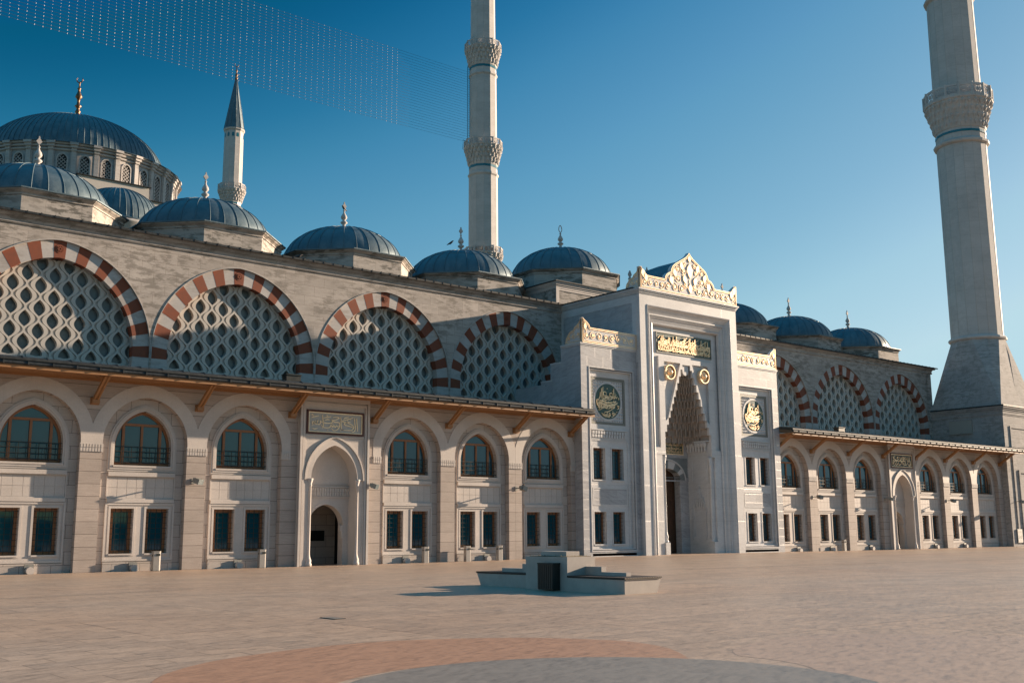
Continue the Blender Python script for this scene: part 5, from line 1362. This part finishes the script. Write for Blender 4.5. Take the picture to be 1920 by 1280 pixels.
# ================================================================== uplights on the ground
ups = [(14.3, 'leftmost'), (18.95, 'second from the left'), (24.25, 'third from the left, left of the inscribed doorway'), (34.35, 'first right of the grey and gold inscribed doorway'), (40.15, 'beside the sunlit barrier post'),
       (70.9, 'first right of the marble gateway'), (75.3, 'second right of the marble gateway'), (80.9, 'just left of the far doorway'), (91.2, 'first right of the far doorway'), (96.3, 'second right of the far doorway')]
for i, (x, l) in enumerate(ups):
    p = empty('uplight', (x, .05, 0)); tag(p, 'round uplight at the arcade foot, ' + l, 'uplight', 'uplights at the foot of the wall')
    m = MB(); m.box(-.20, .20, .10, .17, 0, .42); m.box(-.17, -.13, -.08, .12, 0, .06); m.build('backplate', 'lampbox', p)
    m = MB()
    vs = [(.17 * cos(t), y, .14 + .17 * sin(t)) for y in (-.12, .12) for t in [2 * PI * k / 18 for k in range(18)]]
    m.add(vs, [(k, (k + 1) % 18, 18 + (k + 1) % 18, 18 + k) for k in range(18)] + [tuple(range(18)), tuple(range(18, 36))], 0, False); m.build('drum_housing', 'trim', p)

# ================================================================== planter bench with litter bin
pbn = empty('planter_bench', (21.98, -26.4, 0)); tag(pbn, 'long concrete planter bench with dark slatted seats on both sides in the open plaza', 'bench')
ox, oy = 21.98, -26.4
def lb(m, x0, x1, y0, y1, z0, z1, mi=0): return m.box(x0 - ox, x1 - ox, y0 - oy, y1 - oy, z0, z1, mi)
m = MB(); lb(m, 21.42, 22.53, -27.48, -25.62, 0, .97); m.build('planter_box', 'concrete', pbn)
m = MB(); lb(m, 21.50, 22.45, -27.40, -25.70, .965, .985)
for i in range(70):
    x, y = rnd.uniform(21.5, 22.45), rnd.uniform(-27.4, -25.7); h = rnd.uniform(.02, .05); m.add([(x - ox - .03, y - oy, .98), (x - ox + .03, y - oy + .02, .98), (x - ox + rnd.uniform(-.03, .03), y - oy, .98 + h)], [(0, 1, 2)])
m.build('dry_plants', 'moss', pbn)
m = MB(); lb(m, 21.72, 22.25, -27.12, -25.98, .98, 1.12); m.build('inner_kerb', 'concrete', pbn)
def seat_block(y0, y1, ov, fl, x0=21.42, x1=22.62):
    """concrete plinth; the free end y1 leans out by ov, the far side flares by fl"""
    m = MB(); s = 1 if y1 > y0 else -1
    lo = [(x0, y0), (x0, y1 - s * ov), (x1 - fl, y1 - s * ov), (x1 - fl, y0)]; hi = [(x0, y0), (x0, y1), (x1, y1), (x1, y0)]
    m.add([(x - ox, y - oy, 0) for x, y in lo] + [(x - ox, y - oy, .385) for x, y in hi], [(0, 1, 2, 3), (4, 5, 6, 7), (0, 1, 5, 4), (1, 2, 6, 5), (2, 3, 7, 6), (3, 0, 4, 7)])
    m.build('seat_plinth', 'concrete', pbn)
    m = MB(); a, b = sorted((y0, y1 + s * .03)); k = x0 - .02
    while k < x1 - .01: lb(m, k, k + .085, a, b, .40, .445); k += .10
    lb(m, x0 + .02, x1 - .02, a, b, .385, .41)
    m.build('seat', 'bench_wood', pbn)
seat_block(-27.48, -29.80, 0, .16, 21.42, 22.86); seat_block(-25.62, -22.62, .2, 0, 21.86, 22.95)
m = MB(); lb(m, 22.15, 22.34, -28.15, -27.48, 0.4, .69); lb(m, 22.15, 22.34, -29.15, -28.15, .4, .545)
lb(m, 22.2, 22.38, -25.62, -24.52, .4, .71); lb(m, 22.2, 22.38, -24.52, -23.5, .4, .565); m.build('backrest', 'concrete', pbn)
bn = empty('litter_bin', (21.25, -26.85, 0)); tag(bn, 'dark slatted wooden litter bin standing against the shaded side of the planter bench', 'litter bin')
m = MB(); m.box(-.12, .15, -.33, .33, .03, .78); m.box(-.14, .16, -.35, .35, .76, .80); m.build('bin_body', 'iron', bn)
m = MB()
for i in range(8): m.box(-.155, -.12, -.33 + i * .083, -.33 + i * .083 + .062, .05, .76)
m.build('slats', 'bench_wood', bn)

# information board on the pedestal
ib = empty('notice_board', (105.35, -.62, .35)); tag(ib, 'pale upright notice board on the minaret pedestal at the right edge', 'notice board')
m = MB(); m.box(-.50, .50, -.08, -.0, 0, 1.30); m.build('frame', 'lampbox', ib)
m = MB(); m.box(-.44, .44, -.09, -.08, .06, 1.24); m.build('panel', 'screen', ib)
m = MB(); m.plate(pXZ, [(-.32, .42), (.32, .42), (.32, .50), (.2, .50), (.12, .6), (0, .66), (-.12, .6), (-.2, .50), (-.32, .50)], [], -.095, -.09)
for x in (-.27, .27): m.box(x - .015, x + .015, -.095, -.09, .42, .72)
for z in (.95, 1.0, 1.05, 1.1): m.box(-.3, .3, -.094, -.09, z, z + .015)
m.build('print', 'slate', ib)

# birds
def bird(x, y, z, a, lab, s=1.):
    p = MB(); d = Vector((cos(a), sin(a), 0)); b = Vector((x, y, z))
    pts = [b - d * .30 * s + Vector((0, 0, .02)), b - d * .16 * s + Vector((0, 0, .08)), b + Vector((0, 0, .14 * s)), b + d * .10 * s + Vector((0, 0, .20 * s)), b + d * .16 * s + Vector((0, 0, .27 * s)), b + d * .21 * s + Vector((0, 0, .28 * s)), b + d * .28 * s + Vector((0, 0, .26 * s))]
    o0 = b.copy(); pts = [q - o0 for q in pts]
    p.tube(pts, [.02 * s, .05 * s, .085 * s, .075 * s, .055 * s, .035 * s, .008 * s], 8)
    for t in (-.03, .03): p.tube([Vector((t, 0, .08)) , Vector((t, 0, 0))], .01, 4)
    o = p.build('bird', 'bird', None, o0); tag(o, lab, 'bird', 'black birds on the roofs')
bird(37.08, 12.4, 24.0, rad(-160), 'black bird perched on the tip of a dome finial')
bird(45.6, 11.4, 22.72, rad(-60), 'black bird sitting on a lead dome just left of its finial')
bird(30.6, 6.7, 18.32, rad(-20), 'black bird leaning forward on the gallery cornice left of a dome drum', .95)
